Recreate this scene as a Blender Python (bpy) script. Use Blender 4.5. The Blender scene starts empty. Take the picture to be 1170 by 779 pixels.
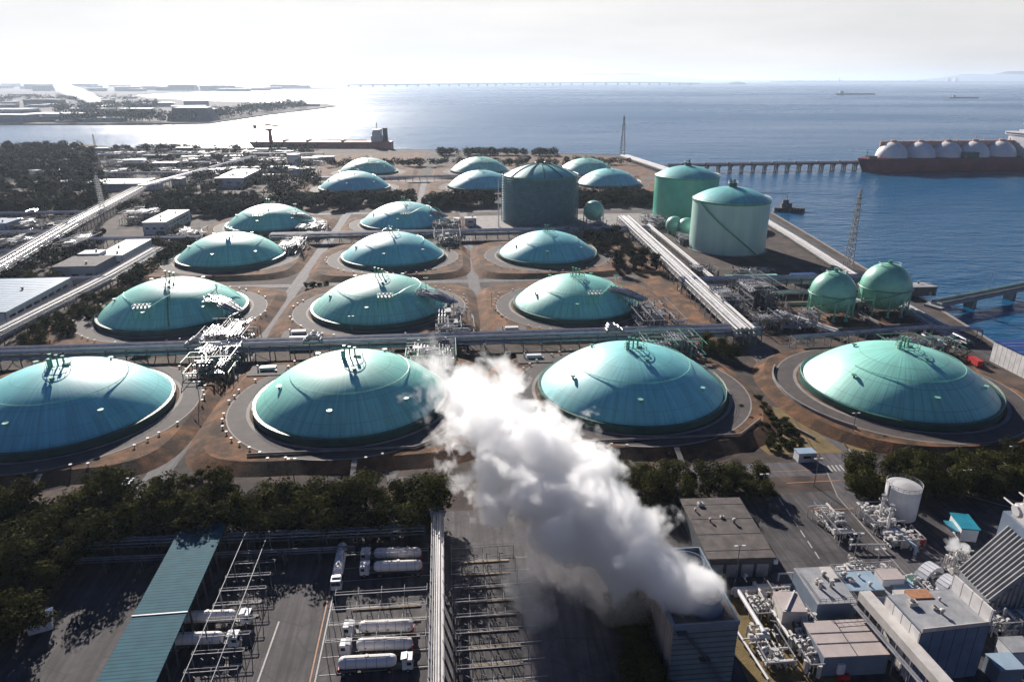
import bpy, bmesh, math, random
from mathutils import Vector, Matrix
random.seed(7)
R = math.radians
PI = math.pi
C = bpy.context.scene.collection
# ------------------------------------------------------------------ survey helper: point of the photo -> place on the ground
FP, PIT, CAMH, YAW = 800.0, R(20.5), 110.0, R(5.35)
def G(x, y, z=0.0):
    a, b = x - 585, y - 389.5
    t = (CAMH - z) / (FP * math.sin(PIT) + b * math.cos(PIT))
    X, Y = a * t, (FP * math.cos(PIT) - b * math.sin(PIT)) * t
    return (X * math.cos(YAW) + Y * math.sin(YAW), -X * math.sin(YAW) + Y * math.cos(YAW))
# ------------------------------------------------------------------ mesh builder
class MB:
    def __init__(s): s.v = []; s.f = []
    def quad(s, *p):
        n = len(s.v); s.v += [tuple(q) for q in p]; s.f.append(tuple(range(n, n + len(p))))
        return s
    def box(s, x, y, z, sx, sy, sz, rz=0.0, taper=1.0):
        """centre x,y ; bottom z"""
        n = len(s.v); c, q = math.cos(rz), math.sin(rz)
        for k, zz in ((1.0, z), (taper, z + sz)):
            for a, b in ((-1, -1), (1, -1), (1, 1), (-1, 1)):
                dx, dy = a * sx / 2 * k, b * sy / 2 * k
                s.v.append((x + dx * c - dy * q, y + dx * q + dy * c, zz))
        s.f += [(n, n+3, n+2, n+1), (n+4, n+5, n+6, n+7), (n, n+1, n+5, n+4), (n+1, n+2, n+6, n+5), (n+2, n+3, n+7, n+6), (n+3, n, n+4, n+7)]
        return s
    def beam(s, p, q, w, h=None):
        p, q = Vector(p), Vector(q); h = h or w; d = (q - p)
        if d.length < 1e-6: return s
        d.normalize(); up = Vector((0, 0, 1)) if abs(d.z) < .95 else Vector((0, 1, 0))
        a = d.cross(up).normalized() * w / 2; b = a.cross(d).normalized() * h / 2
        n = len(s.v)
        for e in (p, q):
            for g in (-a - b, a - b, a + b, -a + b): s.v.append(tuple(e + g))
        s.f += [(n, n+1, n+2, n+3), (n+7, n+6, n+5, n+4), (n, n+4, n+5, n+1), (n+1, n+5, n+6, n+2), (n+2, n+6, n+7, n+3), (n+3, n+7, n+4, n)]
        return s
    def cyl(s, p, q, r, n=8, r2=None, caps=True):
        p, q = Vector(p), Vector(q); r2 = r if r2 is None else r2; d = (q - p)
        if d.length < 1e-6: return s
        d.normalize(); up = Vector((0, 0, 1)) if abs(d.z) < .95 else Vector((0, 1, 0))
        a = d.cross(up).normalized(); b = a.cross(d).normalized(); m = len(s.v)
        for e, rr in ((p, r), (q, r2)):
            for k in range(n):
                t = 2 * PI * k / n; s.v.append(tuple(e + a * math.cos(t) * rr + b * math.sin(t) * rr))
        for k in range(n):
            j = (k + 1) % n; s.f.append((m + k, m + n + k, m + n + j, m + j))
        if caps: s.f.append(tuple(range(m, m + n))); s.f.append(tuple(range(m + 2*n - 1, m + n - 1, -1)))
        return s
    def tube(s, pts, r, n=8):
        for a, b in zip(pts, pts[1:]): s.cyl(a, b, r, n)
        return s
    def lathe(s, prof, n=32, x=0, y=0, z=0, close=True):
        m = len(s.v)
        for (r, h) in prof:
            for k in range(n):
                t = 2 * PI * k / n; s.v.append((x + r * math.cos(t), y + r * math.sin(t), z + h))
        for i in range(len(prof) - 1):
            for k in range(n):
                j = (k + 1) % n; s.f.append((m + i*n + k, m + i*n + j, m + (i+1)*n + j, m + (i+1)*n + k))
        if close:
            s.f.append(tuple(m + (len(prof)-1)*n + k for k in range(n)))
        return s
    def ring(s, x, y, z, rad, r, n=48, m=6, a0=0.0, a1=2*PI, zf=None):
        pts = []
        for k in range(n + 1):
            t = a0 + (a1 - a0) * k / n; pts.append((x + rad*math.cos(t), y + rad*math.sin(t), z))
        return s.tube(pts, r, m)
    def sphere(s, x, y, z, r, n=24, m=14, zs=1.0, frm=-90, to=90):
        prof = []
        for i in range(m + 1):
            t = R(frm + (to - frm) * i / m); prof.append((max(r * math.cos(t), .001), r * zs * math.sin(t)))
        return s.lathe(prof, n, x, y, z, close=False)
    def xyz_box(s, x0, x1, y0, y1, z0, z1): return s.box((x0+x1)/2, (y0+y1)/2, z0, abs(x1-x0), abs(y1-y0), z1-z0)
    def prism(s, pts, z0, z1):
        ar = sum(pts[i][0]*pts[(i+1) % len(pts)][1] - pts[(i+1) % len(pts)][0]*pts[i][1] for i in range(len(pts)))
        if ar < 0: pts = pts[::-1]
        n, m = len(s.v), len(pts)
        s.v += [(p[0], p[1], z0) for p in pts] + [(p[0], p[1], z1) for p in pts]
        s.f.append(tuple(range(n + m - 1, n - 1, -1))); s.f.append(tuple(range(n + m, n + 2*m)))
        for k in range(m):
            j = (k + 1) % m; s.f.append((n + k, n + j, n + m + j, n + m + k))
        return s
    def build(s, name, mat, parent=None, smooth=False, loc=None, rz=0.0, fixn=False):
        me = bpy.data.meshes.new(name); me.from_pydata(s.v, [], s.f); me.update()
        if fixn:
            bm = bmesh.new(); bm.from_mesh(me); bmesh.ops.recalc_face_normals(bm, faces=bm.faces); bm.to_mesh(me); bm.free()
        if smooth:
            for p in me.polygons: p.use_smooth = True
            try: me.set_sharp_from_angle(angle=R(40))
            except Exception: pass
        me.materials.append(mat)
        o = bpy.data.objects.new(name, me); C.objects.link(o)
        if parent: o.parent = parent
        if loc: o.location = loc
        o.rotation_euler.z = rz
        return o
def tag(o, label, cat, group=None, kind=None):
    if label: o['label'] = label
    if cat: o['category'] = cat
    if group: o['group'] = group
    if kind: o['kind'] = kind
    return o
def thing(name, label, cat, loc=(0, 0, 0), rz=0.0, group=None):
    o = bpy.data.objects.new(name, None); C.objects.link(o); o.location = loc; o.rotation_euler.z = rz; o.empty_display_size = 1
    return tag(o, label, cat, group)
KIDS = {}
def kids(o):
    return [c for c in o.children]
def dup(o, loc=None, rz=None, label=None, group=None, parent=None, scale=None):
    r = o.copy(); C.objects.link(r)
    if parent is not None: r.parent = parent
    if loc is not None: r.location = loc
    if rz is not None: r.rotation_euler.z = rz
    if scale is not None: r.scale = scale
    if label: r['label'] = label
    if group: r['group'] = group
    if o not in KIDS: KIDS[o] = list(o.children)
    for ch in KIDS[o]: dup(ch, parent=r)
    return r
def struct(name, mb, m, smooth=False, **k):
    o = mb.build(name, m, smooth=smooth, **k); o['kind'] = 'structure'; return o
# ------------------------------------------------------------------ materials
def N(nt, t, **k):
    n = nt.nodes.new(t)
    for a, b in k.items():
        if a in n.inputs.keys() if isinstance(a, str) else False: n.inputs[a].default_value = b
        else: setattr(n, a, b)
    return n
def mat(name, col, rough=.6, metal=0.0, var=.25, scale=.3, bump=0.0, bscale=None, world=False, col2=None, spec=.5, coat=0.0, detail=5, c2pos=(.35, .65), stretch=None):
    m = bpy.data.materials.new(name); m.use_nodes = True; nt = m.node_tree; b = nt.nodes['Principled BSDF']; L = nt.links.new
    b.inputs['Roughness'].default_value = rough; b.inputs['Metallic'].default_value = metal
    b.inputs['Specular IOR Level'].default_value = spec; b.inputs['Coat Weight'].default_value = coat; b.inputs['Coat Roughness'].default_value = .2
    if world: src = N(nt, 'ShaderNodeNewGeometry').outputs['Position']
    else: src = N(nt, 'ShaderNodeTexCoord').outputs['Object']
    if stretch:
        mp = N(nt, 'ShaderNodeMapping'); mp.inputs['Scale'].default_value = stretch; L(src, mp.inputs[0]); src = mp.outputs[0]
    n = N(nt, 'ShaderNodeTexNoise'); n.inputs['Scale'].default_value = scale; n.inputs['Detail'].default_value = detail; n.inputs['Roughness'].default_value = .65
    L(src, n.inputs['Vector'])
    r = N(nt, 'ShaderNodeValToRGB'); e = r.color_ramp.elements
    e[0].position, e[1].position = c2pos
    c2 = col2 or tuple(min(1, c * (1 + var)) for c in col)
    c1 = col if col2 else tuple(c * (1 - var) for c in col)
    e[0].color = (*c1, 1); e[1].color = (*c2, 1)
    L(n.outputs['Fac'], r.inputs[0]); L(r.outputs[0], b.inputs['Base Color'])
    if bump:
        n2 = N(nt, 'ShaderNodeTexNoise'); n2.inputs['Scale'].default_value = bscale or scale * 4; n2.inputs['Detail'].default_value = 4
        L(src, n2.inputs['Vector']); bp = N(nt, 'ShaderNodeBump'); bp.inputs['Strength'].default_value = bump; bp.inputs['Distance'].default_value = .3
        L(n2.outputs['Fac'], bp.inputs['Height']); L(bp.outputs[0], b.inputs['Normal'])
    return m
M = {}
M['ground'] = mat('ground_soil', (.018, .013, .011), .95, var=.5, scale=.08, bump=.4, bscale=.8, world=True, col2=(.07, .042, .03), detail=12, c2pos=(.4, .62))
M['asphalt'] = mat('asphalt', (.036, .032, .034), .85, scale=.16, bump=.15, bscale=6, world=True, col2=(.068, .06, .062), detail=12, c2pos=(.4, .6))
def streaks(m, sc_, lo, hi, sx=1.4, sy=.06):
    nt = m.node_tree; L = nt.links.new; b = nt.nodes['Principled BSDF']; src = b.inputs['Base Color'].links[0].from_socket
    g = N(nt, 'ShaderNodeNewGeometry'); mp = N(nt, 'ShaderNodeMapping'); mp.inputs['Scale'].default_value = (sx, sy, 1); L(g.outputs['Position'], mp.inputs[0])
    n = N(nt, 'ShaderNodeTexNoise'); n.inputs['Scale'].default_value = sc_; n.inputs['Detail'].default_value = 6; n.inputs['Distortion'].default_value = .6; L(mp.outputs[0], n.inputs['Vector'])
    mr = N(nt, 'ShaderNodeMapRange'); mr.inputs['From Min'].default_value = .38; mr.inputs['From Max'].default_value = .6; mr.inputs['To Min'].default_value = lo; mr.inputs['To Max'].default_value = hi; L(n.outputs['Fac'], mr.inputs['Value'])
    v = N(nt, 'ShaderNodeVectorMath', operation='SCALE'); L(src, v.inputs[0]); L(mr.outputs[0], v.inputs['Scale'])
    # tar-sealed cracks and spots
    vo = N(nt, 'ShaderNodeTexVoronoi'); vo.feature = 'DISTANCE_TO_EDGE'; vo.inputs['Scale'].default_value = .09; L(g.outputs['Position'], vo.inputs['Vector'])
    m2 = N(nt, 'ShaderNodeMapRange'); m2.inputs['From Min'].default_value = .0; m2.inputs['From Max'].default_value = .018; m2.inputs['To Min'].default_value = .62; m2.inputs['To Max'].default_value = 1; L(vo.outputs['Distance'], m2.inputs['Value'])
    v2 = N(nt, 'ShaderNodeVectorMath', operation='SCALE'); L(v.outputs[0], v2.inputs[0]); L(m2.outputs[0], v2.inputs['Scale']); L(v2.outputs[0], b.inputs['Base Color'])
streaks(M['asphalt'], .55, .62, 1.25)
M['road'] = mat('road_asphalt', (.062, .056, .062), .85, scale=.25, world=True, col2=(.1, .09, .096), detail=8)
M['ringroad'] = mat('ring_asphalt', (.042, .034, .033), .85, scale=.3, world=True, col2=(.075, .058, .055), detail=8)
M['drygrass'] = mat('dry_grass', (.055, .026, .010), .95, scale=.13, bump=.8, bscale=2.5, world=True, col2=(.19, .082, .03), detail=12, c2pos=(.4, .6))
M['olive'] = mat('olive_grass', (.10, .075, .028), .95, scale=.25, bump=.5, bscale=3, world=True, col2=(.2, .135, .05), detail=9)
M['concrete'] = mat('concrete', (.17, .155, .145), .85, scale=.2, world=True, col2=(.28, .255, .24), detail=8)
streaks(M['road'], .7, .75, 1.15); streaks(M['drygrass'], .12, .6, 1.25, 1, 1); streaks(M['ground'], .1, .6, 1.4, 1, .7)
M['line'] = mat('road_paint', (.36, .35, .34), .7, var=.2, scale=1.5)
M['orange'] = mat('orange_paint', (.35, .16, .08), .7, var=.2, scale=1.5)
M['white'] = mat('white_paint', (.52, .52, .54), .5, col2=(.66, .66, .67), scale=.3, detail=9)
M['cream'] = mat('cream_cladding', (.42, .39, .36), .6, col2=(.56, .53, .5), scale=.3, detail=9)
M['roofwhite'] = mat('pale_roof', (.36, .35, .35), .6, scale=.12, col2=(.52, .51, .5), detail=9)
M['blueroof'] = mat('blue_roof', (.008, .045, .19), .4, var=.2, scale=.2)
M['paleblue'] = mat('pale_blue_roof', (.28, .37, .45), .45, var=.15, scale=.2)
M['tealroof'] = mat('teal_roof', (.02, .22, .30), .4, var=.2, scale=.3)
M['grey'] = mat('grey_paint', (.2, .21, .22), .6, col2=(.34, .34, .35), scale=.3, detail=9)
M['darkgrey'] = mat('dark_grey', (.07, .075, .085), .6, var=.3, scale=.3)
M['bluegrey'] = mat('blue_grey_cladding', (.16, .2, .26), .5, var=.15, scale=.15)
M['brownroof'] = mat('weathered_flat_roof', (.05, .042, .04), .85, scale=.35, col2=(.12, .1, .09), detail=9)
M['pinkroof'] = mat('pinkish_roof', (.4, .34, .32), .6, var=.12, scale=.3)
M['pipe'] = mat('pipe_cladding', (.4, .39, .4), .34, metal=.75, var=.3, scale=.4)
M['pipewhite'] = mat('white_pipe', (.52, .5, .48), .45, var=.12, scale=.4)
M['steel'] = mat('galvanised_steel', (.2, .2, .22), .65, metal=.1, var=.3, scale=.5)
M['darksteel'] = mat('dark_steel', (.09, .095, .11), .55, metal=.3, var=.3, scale=.5)
M['green'] = mat('green_paint', (.09, .28, .19), .45, var=.25, scale=.3)
M['greenlite'] = mat('light_green_paint', (.22, .5, .39), .42, var=.18, scale=.12, coat=.2)
M['greendark'] = mat('dark_green_paint', (.02, .085, .07), .5, var=.25, scale=.2)
M['greendeep'] = mat('mid_green_paint', (.09, .43, .31), .4, var=.12, scale=.1, coat=.2)
M['red'] = mat('red_paint', (.45, .03, .03), .5, var=.2, scale=1)
M['hull'] = mat('dark_red_hull', (.15, .005, .02), .5, var=.3, scale=.05)
M['hullred'] = mat('oxide_red_deck', (.3, .05, .05), .6, var=.3, scale=.08)
M['tankwhite'] = mat('tank_white', (.74, .71, .69), .38, var=.1, scale=.06)
M['peach'] = mat('deck_peach', (.55, .33, .24), .6, var=.2, scale=.1)
M['trunk'] = mat('bark', (.06, .045, .035), .9, var=.3, scale=2)
M['black'] = mat('black_rubber', (.02, .02, .02), .7, var=.2)
M['glass'] = mat('dark_glass', (.02, .03, .04), .1, var=.1)
M['farland'] = mat('far_land', (.012, .012, .013), .95, scale=.006, world=True, col2=(.10, .08, .075), detail=9)
M['fargreen'] = mat('green_sports_field', (.05, .22, .13), .8, var=.2, scale=.05)
M['hillm'] = mat('hill', (.07, .08, .08), .95, scale=.001, world=True)
M['netting'] = mat('scaffold_netting', (.08, .21, .26), .55, var=.3, scale=.25)
M['tealsteel'] = mat('blue_scaffold_steel', (.08, .19, .24), .55, metal=.2)
M['island'] = mat('worn_island', (.2, .15, .1), .8, var=.3)
M['yellow'] = mat('yellow_paint', (.5, .33, .08), .5, var=.2)
def leafmat(name, c1, c2):
    m = bpy.data.materials.new(name); m.use_nodes = True; nt = m.node_tree; b = nt.nodes['Principled BSDF']; L = nt.links.new
    b.inputs['Roughness'].default_value = .8; b.inputs['Specular IOR Level'].default_value = .02
    g = N(nt, 'ShaderNodeNewGeometry'); oi = N(nt, 'ShaderNodeObjectInfo')
    n = N(nt, 'ShaderNodeTexNoise'); n.inputs['Scale'].default_value = .35; n.inputs['Detail'].default_value = 4; L(g.outputs['Position'], n.inputs['Vector'])
    a = N(nt, 'ShaderNodeMath', operation='ADD'); a.inputs[1].default_value = 0
    mu = N(nt, 'ShaderNodeMath', operation='MULTIPLY'); mu.inputs[1].default_value = .35
    L(g.outputs['Random Per Island'], mu.inputs[0]); L(n.outputs['Fac'], a.inputs[0]); L(mu.outputs[0], a.inputs[1])
    mu2 = N(nt, 'ShaderNodeMath', operation='MULTIPLY_ADD'); mu2.inputs[1].default_value = .45; L(oi.outputs['Random'], mu2.inputs[0]); L(a.outputs[0], mu2.inputs[2])
    r = N(nt, 'ShaderNodeValToRGB'); e = r.color_ramp.elements; e[0].position, e[1].position = .5, 1.0
    e[0].color = (*c1, 1); e[1].color = (*c2, 1); L(mu2.outputs[0], r.inputs[0]); L(r.outputs[0], b.inputs['Base Color'])
    tr = N(nt, 'ShaderNodeBsdfTranslucent'); L(r.outputs[0], tr.inputs['Color']); mx = N(nt, 'ShaderNodeMixShader'); mx.inputs[0].default_value = .18
    out = nt.nodes['Material Output']; L(b.outputs[0], mx.inputs[1]); L(tr.outputs[0], mx.inputs[2]); L(mx.outputs[0], out.inputs['Surface'])
    return m
M['leaf'] = leafmat('evergreen_leaves', (.006, .010, .003), (.062, .062, .018))
M['leafdark'] = leafmat('dark_evergreen_leaves', (.006, .009, .005), (.026, .027, .012))
def domemat(name, base, streak):
    m = bpy.data.materials.new(name); m.use_nodes = True; nt = m.node_tree; b = nt.nodes['Principled BSDF']; L = nt.links.new
    b.inputs['Roughness'].default_value = .46; b.inputs['Specular IOR Level'].default_value = .8
    b.inputs['Coat Weight'].default_value = .25; b.inputs['Coat Roughness'].default_value = .42
    tc = N(nt, 'ShaderNodeTexCoord'); sp = N(nt, 'ShaderNodeSeparateXYZ'); L(tc.outputs['Object'], sp.inputs[0])
    at = N(nt, 'ShaderNodeMath', operation='ARCTAN2'); L(sp.outputs[1], at.inputs[0]); L(sp.outputs[0], at.inputs[1])
    cr = N(nt, 'ShaderNodeCombineXYZ'); k = N(nt, 'ShaderNodeMath', operation='MULTIPLY'); k.inputs[1].default_value = 14; L(at.outputs[0], k.inputs[0]); L(k.outputs[0], cr.inputs[0])
    ln = N(nt, 'ShaderNodeVectorMath', operation='LENGTH'); L(tc.outputs['Object'], ln.inputs[0]); k2 = N(nt, 'ShaderNodeMath', operation='MULTIPLY'); k2.inputs[1].default_value = .06; L(ln.outputs['Value'], k2.inputs[0]); L(k2.outputs[0], cr.inputs[1])
    n1 = N(nt, 'ShaderNodeTexNoise'); n1.inputs['Scale'].default_value = 1.4; n1.inputs['Detail'].default_value = 5; L(cr.outputs[0], n1.inputs['Vector'])
    n2 = N(nt, 'ShaderNodeTexNoise'); n2.inputs['Scale'].default_value = .09; n2.inputs['Detail'].default_value = 6; L(tc.outputs['Object'], n2.inputs['Vector'])
    ad = N(nt, 'ShaderNodeMath', operation='ADD'); L(n1.outputs['Fac'], ad.inputs[0]); L(n2.outputs['Fac'], ad.inputs[1])
    rp = N(nt, 'ShaderNodeValToRGB'); e = rp.color_ramp.elements; e[0].position, e[1].position = .35, .65
    hf = N(nt, 'ShaderNodeMath', operation='MULTIPLY'); hf.inputs[1].default_value = .5; L(ad.outputs[0], hf.inputs[0]); L(hf.outputs[0], rp.inputs[0])
    e[0].color = (*[c * .72 for c in base], 1); e[1].color = (*[min(1, c * 1.15 + .015) for c in base], 1)
    # plate seams: radial gores and a few rings
    sm = N(nt, 'ShaderNodeMath', operation='MULTIPLY'); sm.inputs[1].default_value = 60 / (2*PI); L(at.outputs[0], sm.inputs[0])
    pp = N(nt, 'ShaderNodeMath', operation='PINGPONG'); pp.inputs[1].default_value = .5; L(sm.outputs[0], pp.inputs[0])
    ls = N(nt, 'ShaderNodeMath', operation='LESS_THAN'); ls.inputs[1].default_value = .045; L(pp.outputs[0], ls.inputs[0])
    rr = N(nt, 'ShaderNodeMath', operation='MULTIPLY'); rr.inputs[1].default_value = .2; L(ln.outputs['Value'], rr.inputs[0])
    p2 = N(nt, 'ShaderNodeMath', operation='PINGPONG'); p2.inputs[1].default_value = .5; L(rr.outputs[0], p2.inputs[0])
    l2 = N(nt, 'ShaderNodeMath', operation='LESS_THAN'); l2.inputs[1].default_value = .02; L(p2.outputs[0], l2.inputs[0])
    mxm = N(nt, 'ShaderNodeMath', operation='MAXIMUM'); L(ls.outputs[0], mxm.inputs[0]); L(l2.outputs[0], mxm.inputs[1])
    f = N(nt, 'ShaderNodeMath', operation='MULTIPLY'); f.inputs[1].default_value = streak; L(mxm.outputs[0], f.inputs[0])
    mx = N(nt, 'ShaderNodeMix', data_type='RGBA'); L(f.outputs[0], mx.inputs[0]); L(rp.outputs[0], mx.inputs[6]); mx.inputs[7].default_value = (*[c * .35 for c in base], 1)
    L(mx.outputs[2], b.inputs['Base Color'])
    bp = N(nt, 'ShaderNodeBump'); bp.inputs['Strength'].default_value = .12; bp.inputs['Distance'].default_value = .25; L(n2.outputs['Fac'], bp.inputs['Height']); L(bp.outputs[0], b.inputs['Normal'])
    return m
M['domeA'] = domemat('dome_paint_green', (.27, .76, .62), .3)
M['domeB'] = domemat('dome_paint_blue_green', (.22, .70, .69), .25)
M['domeC'] = domemat('dome_paint_sea_green', (.27, .71, .58), .4)
def stripemat(name, c1, c2, axis, freq, thr=.5, rough=.5, metal=0.0):
    m = bpy.data.materials.new(name); m.use_nodes = True; nt = m.node_tree; b = nt.nodes['Principled BSDF']; L = nt.links.new
    b.inputs['Roughness'].default_value = rough; b.inputs['Metallic'].default_value = metal; b.inputs['Specular IOR Level'].default_value = .2
    tc = N(nt, 'ShaderNodeTexCoord'); sp = N(nt, 'ShaderNodeSeparateXYZ'); L(tc.outputs['Object'], sp.inputs[0])
    k = N(nt, 'ShaderNodeMath', operation='MULTIPLY'); k.inputs[1].default_value = freq; L(sp.outputs[axis], k.inputs[0])
    p = N(nt, 'ShaderNodeMath', operation='PINGPONG'); p.inputs[1].default_value = .5; L(k.outputs[0], p.inputs[0])
    g = N(nt, 'ShaderNodeMath', operation='LESS_THAN'); g.inputs[1].default_value = thr * .5; L(p.outputs[0], g.inputs[0])
    n = N(nt, 'ShaderNodeTexNoise'); n.inputs['Scale'].default_value = .4; n.inputs['Detail'].default_value = 6; L(tc.outputs['Object'], n.inputs['Vector'])
    mx = N(nt, 'ShaderNodeMix', data_type='RGBA'); L(g.outputs[0], mx.inputs[0]); mx.inputs[6].default_value = (*c1, 1); mx.inputs[7].default_value = (*c2, 1)
    mr = N(nt, 'ShaderNodeMapRange'); mr.inputs['To Min'].default_value = .6; mr.inputs['To Max'].default_value = 1.35; L(n.outputs['Fac'], mr.inputs['Value'])
    m2 = N(nt, 'ShaderNodeVectorMath', operation='SCALE'); L(mx.outputs[2], m2.inputs[0]); L(mr.outputs[0], m2.inputs['Scale'])
    L(m2.outputs[0], b.inputs['Base Color'])
    return m
M['corr'] = stripemat('corrugated_teal_roof', (.03, .105, .135), (.015, .06, .085), 1, 1.1, .3, .8)
M['louvre'] = stripemat('louvred_teal_wall', (.17, .22, .24), (.09, .12, .13), 2, .8, .25, .5)
M['panelblue'] = stripemat('panelled_blue_wall', (.13, .18, .27), (.04, .05, .08), 0, .42, .06, .4)
M['panelcream'] = stripemat('panelled_cream_wall', (.7, .67, .65), (.25, .23, .22), 1, .4, .08, .5)
M['louvretan'] = stripemat('panelled_tan_wall', (.36, .29, .24), (.2, .16, .13), 1, .3, .08, .6)
# sea
def seamat():
    m = bpy.data.materials.new('sea_water'); m.use_nodes = True; nt = m.node_tree; b = nt.nodes['Principled BSDF']; L = nt.links.new
    b.inputs['Base Color'].default_value = (.010, .085, .18, 1); b.inputs['Roughness'].default_value = .24; b.inputs['IOR'].default_value = 1.33
    g = N(nt, 'ShaderNodeNewGeometry'); mp = N(nt, 'ShaderNodeMapping'); mp.inputs['Rotation'].default_value = (0, 0, .5); mp.inputs['Scale'].default_value = (.45, 1, 1); L(g.outputs['Position'], mp.inputs[0])
    h = None
    for sc, w in ((.16, 1.0), (.05, 1.6), (.012, 3.0)):
        n = N(nt, 'ShaderNodeTexNoise'); n.inputs['Scale'].default_value = sc; n.inputs['Detail'].default_value = 4; n.inputs['Roughness'].default_value = .6; L(mp.outputs[0], n.inputs['Vector'])
        k = N(nt, 'ShaderNodeMath', operation='MULTIPLY_ADD'); k.inputs[1].default_value = w; L(n.outputs['Fac'], k.inputs[0])
        if h: L(h.outputs[0], k.inputs[2])
        h = k
    bp = N(nt, 'ShaderNodeBump'); bp.inputs['Strength'].default_value = .9; bp.inputs['Distance'].default_value = 1.6; L(h.outputs[0], bp.inputs['Height']); L(bp.outputs[0], b.inputs['Normal'])
    # wind streaks vary the roughness a little
    n = N(nt, 'ShaderNodeTexNoise'); n.inputs['Scale'].default_value = .0012; n.inputs['Detail'].default_value = 6; L(mp.outputs[0], n.inputs['Vector'])
    mr = N(nt, 'ShaderNodeMapRange'); mr.inputs['From Min'].default_value = .35; mr.inputs['From Max'].default_value = .65; mr.inputs['To Min'].default_value = .2; mr.inputs['To Max'].default_value = .34
    L(n.outputs['Fac'], mr.inputs['Value']); L(mr.outputs[0], b.inputs['Roughness'])
    return m
M['sea'] = seamat()

# ------------------------------------------------------------------ world, sun, camera
S_EL, S_AZ = R(25), R(-15.5)           # azimuth measured from +Y towards +X
sc = bpy.context.scene
w = bpy.data.worlds.new('World'); sc.world = w; w.use_nodes = True; nt = w.node_tree; L = nt.links.new
bg = nt.nodes['Background']; sky = N(nt, 'ShaderNodeTexSky'); sky.sky_type = 'NISHITA'; sky.sun_disc = False
sky.sun_elevation = S_EL; sky.sun_rotation = S_AZ; sky.air_density = 1.0; sky.dust_density = .6; sky.altitude = 50
tint = N(nt, 'ShaderNodeVectorMath', operation='MULTIPLY'); tint.inputs[1].default_value = (.16, .31, .62); L(sky.outputs[0], tint.inputs[0]); L(tint.outputs[0], bg.inputs[0]); bg.inputs[1].default_value = .05
SKYCLOUD = 1.0
tc = N(nt, 'ShaderNodeTexCoord'); sp = N(nt, 'ShaderNodeSeparateXYZ'); L(tc.outputs['Generated'], sp.inputs[0])
mp = N(nt, 'ShaderNodeMapping'); mp.inputs['Scale'].default_value = (1.2, 1.2, 9); L(tc.outputs['Generated'], mp.inputs[0])
nz = N(nt, 'ShaderNodeTexNoise'); nz.inputs['Scale'].default_value = 2.2; nz.inputs['Detail'].default_value = 8; nz.inputs['Roughness'].default_value = .55; L(mp.outputs[0], nz.inputs['Vector'])
el = N(nt, 'ShaderNodeMapRange'); el.inputs['From Min'].default_value = .11; el.inputs['From Max'].default_value = .21; el.inputs['To Min'].default_value = 1; el.inputs['To Max'].default_value = .0; L(sp.outputs[2], el.inputs['Value'])
cv = N(nt, 'ShaderNodeMapRange'); cv.inputs['From Min'].default_value = .3; cv.inputs['From Max'].default_value = .62; cv.inputs['To Min'].default_value = .9; cv.inputs['To Max'].default_value = 1.0; L(nz.outputs['Fac'], cv.inputs['Value'])
mm = N(nt, 'ShaderNodeMath', operation='MULTIPLY'); L(el.outputs[0], mm.inputs[0]); L(cv.outputs[0], mm.inputs[1])
# cloud brightness rises towards the sun
nv = N(nt, 'ShaderNodeVectorMath', operation='DOT_PRODUCT'); L(tc.outputs['Generated'], nv.inputs[0])
nv.inputs[1].default_value = (math.sin(S_AZ)*math.cos(S_EL), math.cos(S_AZ)*math.cos(S_EL), math.sin(S_EL))
cb = N(nt, 'ShaderNodeMapRange'); cb.inputs['From Min'].default_value = -.3; cb.inputs['From Max'].default_value = 1; cb.inputs['To Min'].default_value = .31; cb.inputs['To Max'].default_value = .57; L(nv.outputs['Value'], cb.inputs['Value'])
cn = N(nt, 'ShaderNodeMapRange'); cn.inputs['From Min'].default_value = .3; cn.inputs['From Max'].default_value = .7; cn.inputs['To Min'].default_value = .95; cn.inputs['To Max'].default_value = 1.04; L(nz.outputs['Fac'], cn.inputs['Value'])
cm = N(nt, 'ShaderNodeMath', operation='MULTIPLY'); L(cb.outputs[0], cm.inputs[0]); L(cn.outputs[0], cm.inputs[1])
ck = N(nt, 'ShaderNodeMath', operation='MULTIPLY'); ck.inputs[1].default_value = SKYCLOUD; L(cm.outputs[0], ck.inputs[0])
b2 = N(nt, 'ShaderNodeBackground'); b2.inputs[0].default_value = (1, .98, .96, 1); L(ck.outputs[0], b2.inputs[1])
mx = N(nt, 'ShaderNodeMixShader'); L(mm.outputs[0], mx.inputs[0]); L(bg.outputs[0], mx.inputs[1]); L(b2.outputs[0], mx.inputs[2])
L(mx.outputs[0], nt.nodes['World Output'].inputs[0])
sd = Vector((math.sin(S_AZ)*math.cos(S_EL), math.cos(S_AZ)*math.cos(S_EL), math.sin(S_EL)))
sl = bpy.data.lights.new('sun', 'SUN'); sl.energy = 5.0; sl.angle = R(.5); sl.color = (1, .93, .85)
so = bpy.data.objects.new('sun', sl); C.objects.link(so); so.rotation_euler = sd.to_track_quat('Z', 'Y').to_euler(); so.location = (0, 0, 500)
cd = bpy.data.cameras.new('camera'); cd.lens = 36 * FP / 1170; cd.sensor_width = 36; cd.clip_start = 1; cd.clip_end = 200000
co = bpy.data.objects.new('camera', cd); C.objects.link(co); co.location = (0, 0, CAMH); co.rotation_euler = (PI/2 - PIT, 0, -YAW); sc.camera = co
sc.view_settings.view_transform = 'Standard'; sc.view_settings.look = 'None'; sc.view_settings.gamma = 1; sc.view_settings.exposure = 0.8
sc.render.engine = 'CYCLES'; cy = sc.cycles
cy.use_denoising = True; cy.max_bounces = 12; cy.volume_bounces = 10; cy.diffuse_bounces = 2; cy.glossy_bounces = 3; cy.transparent_max_bounces = 12
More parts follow.
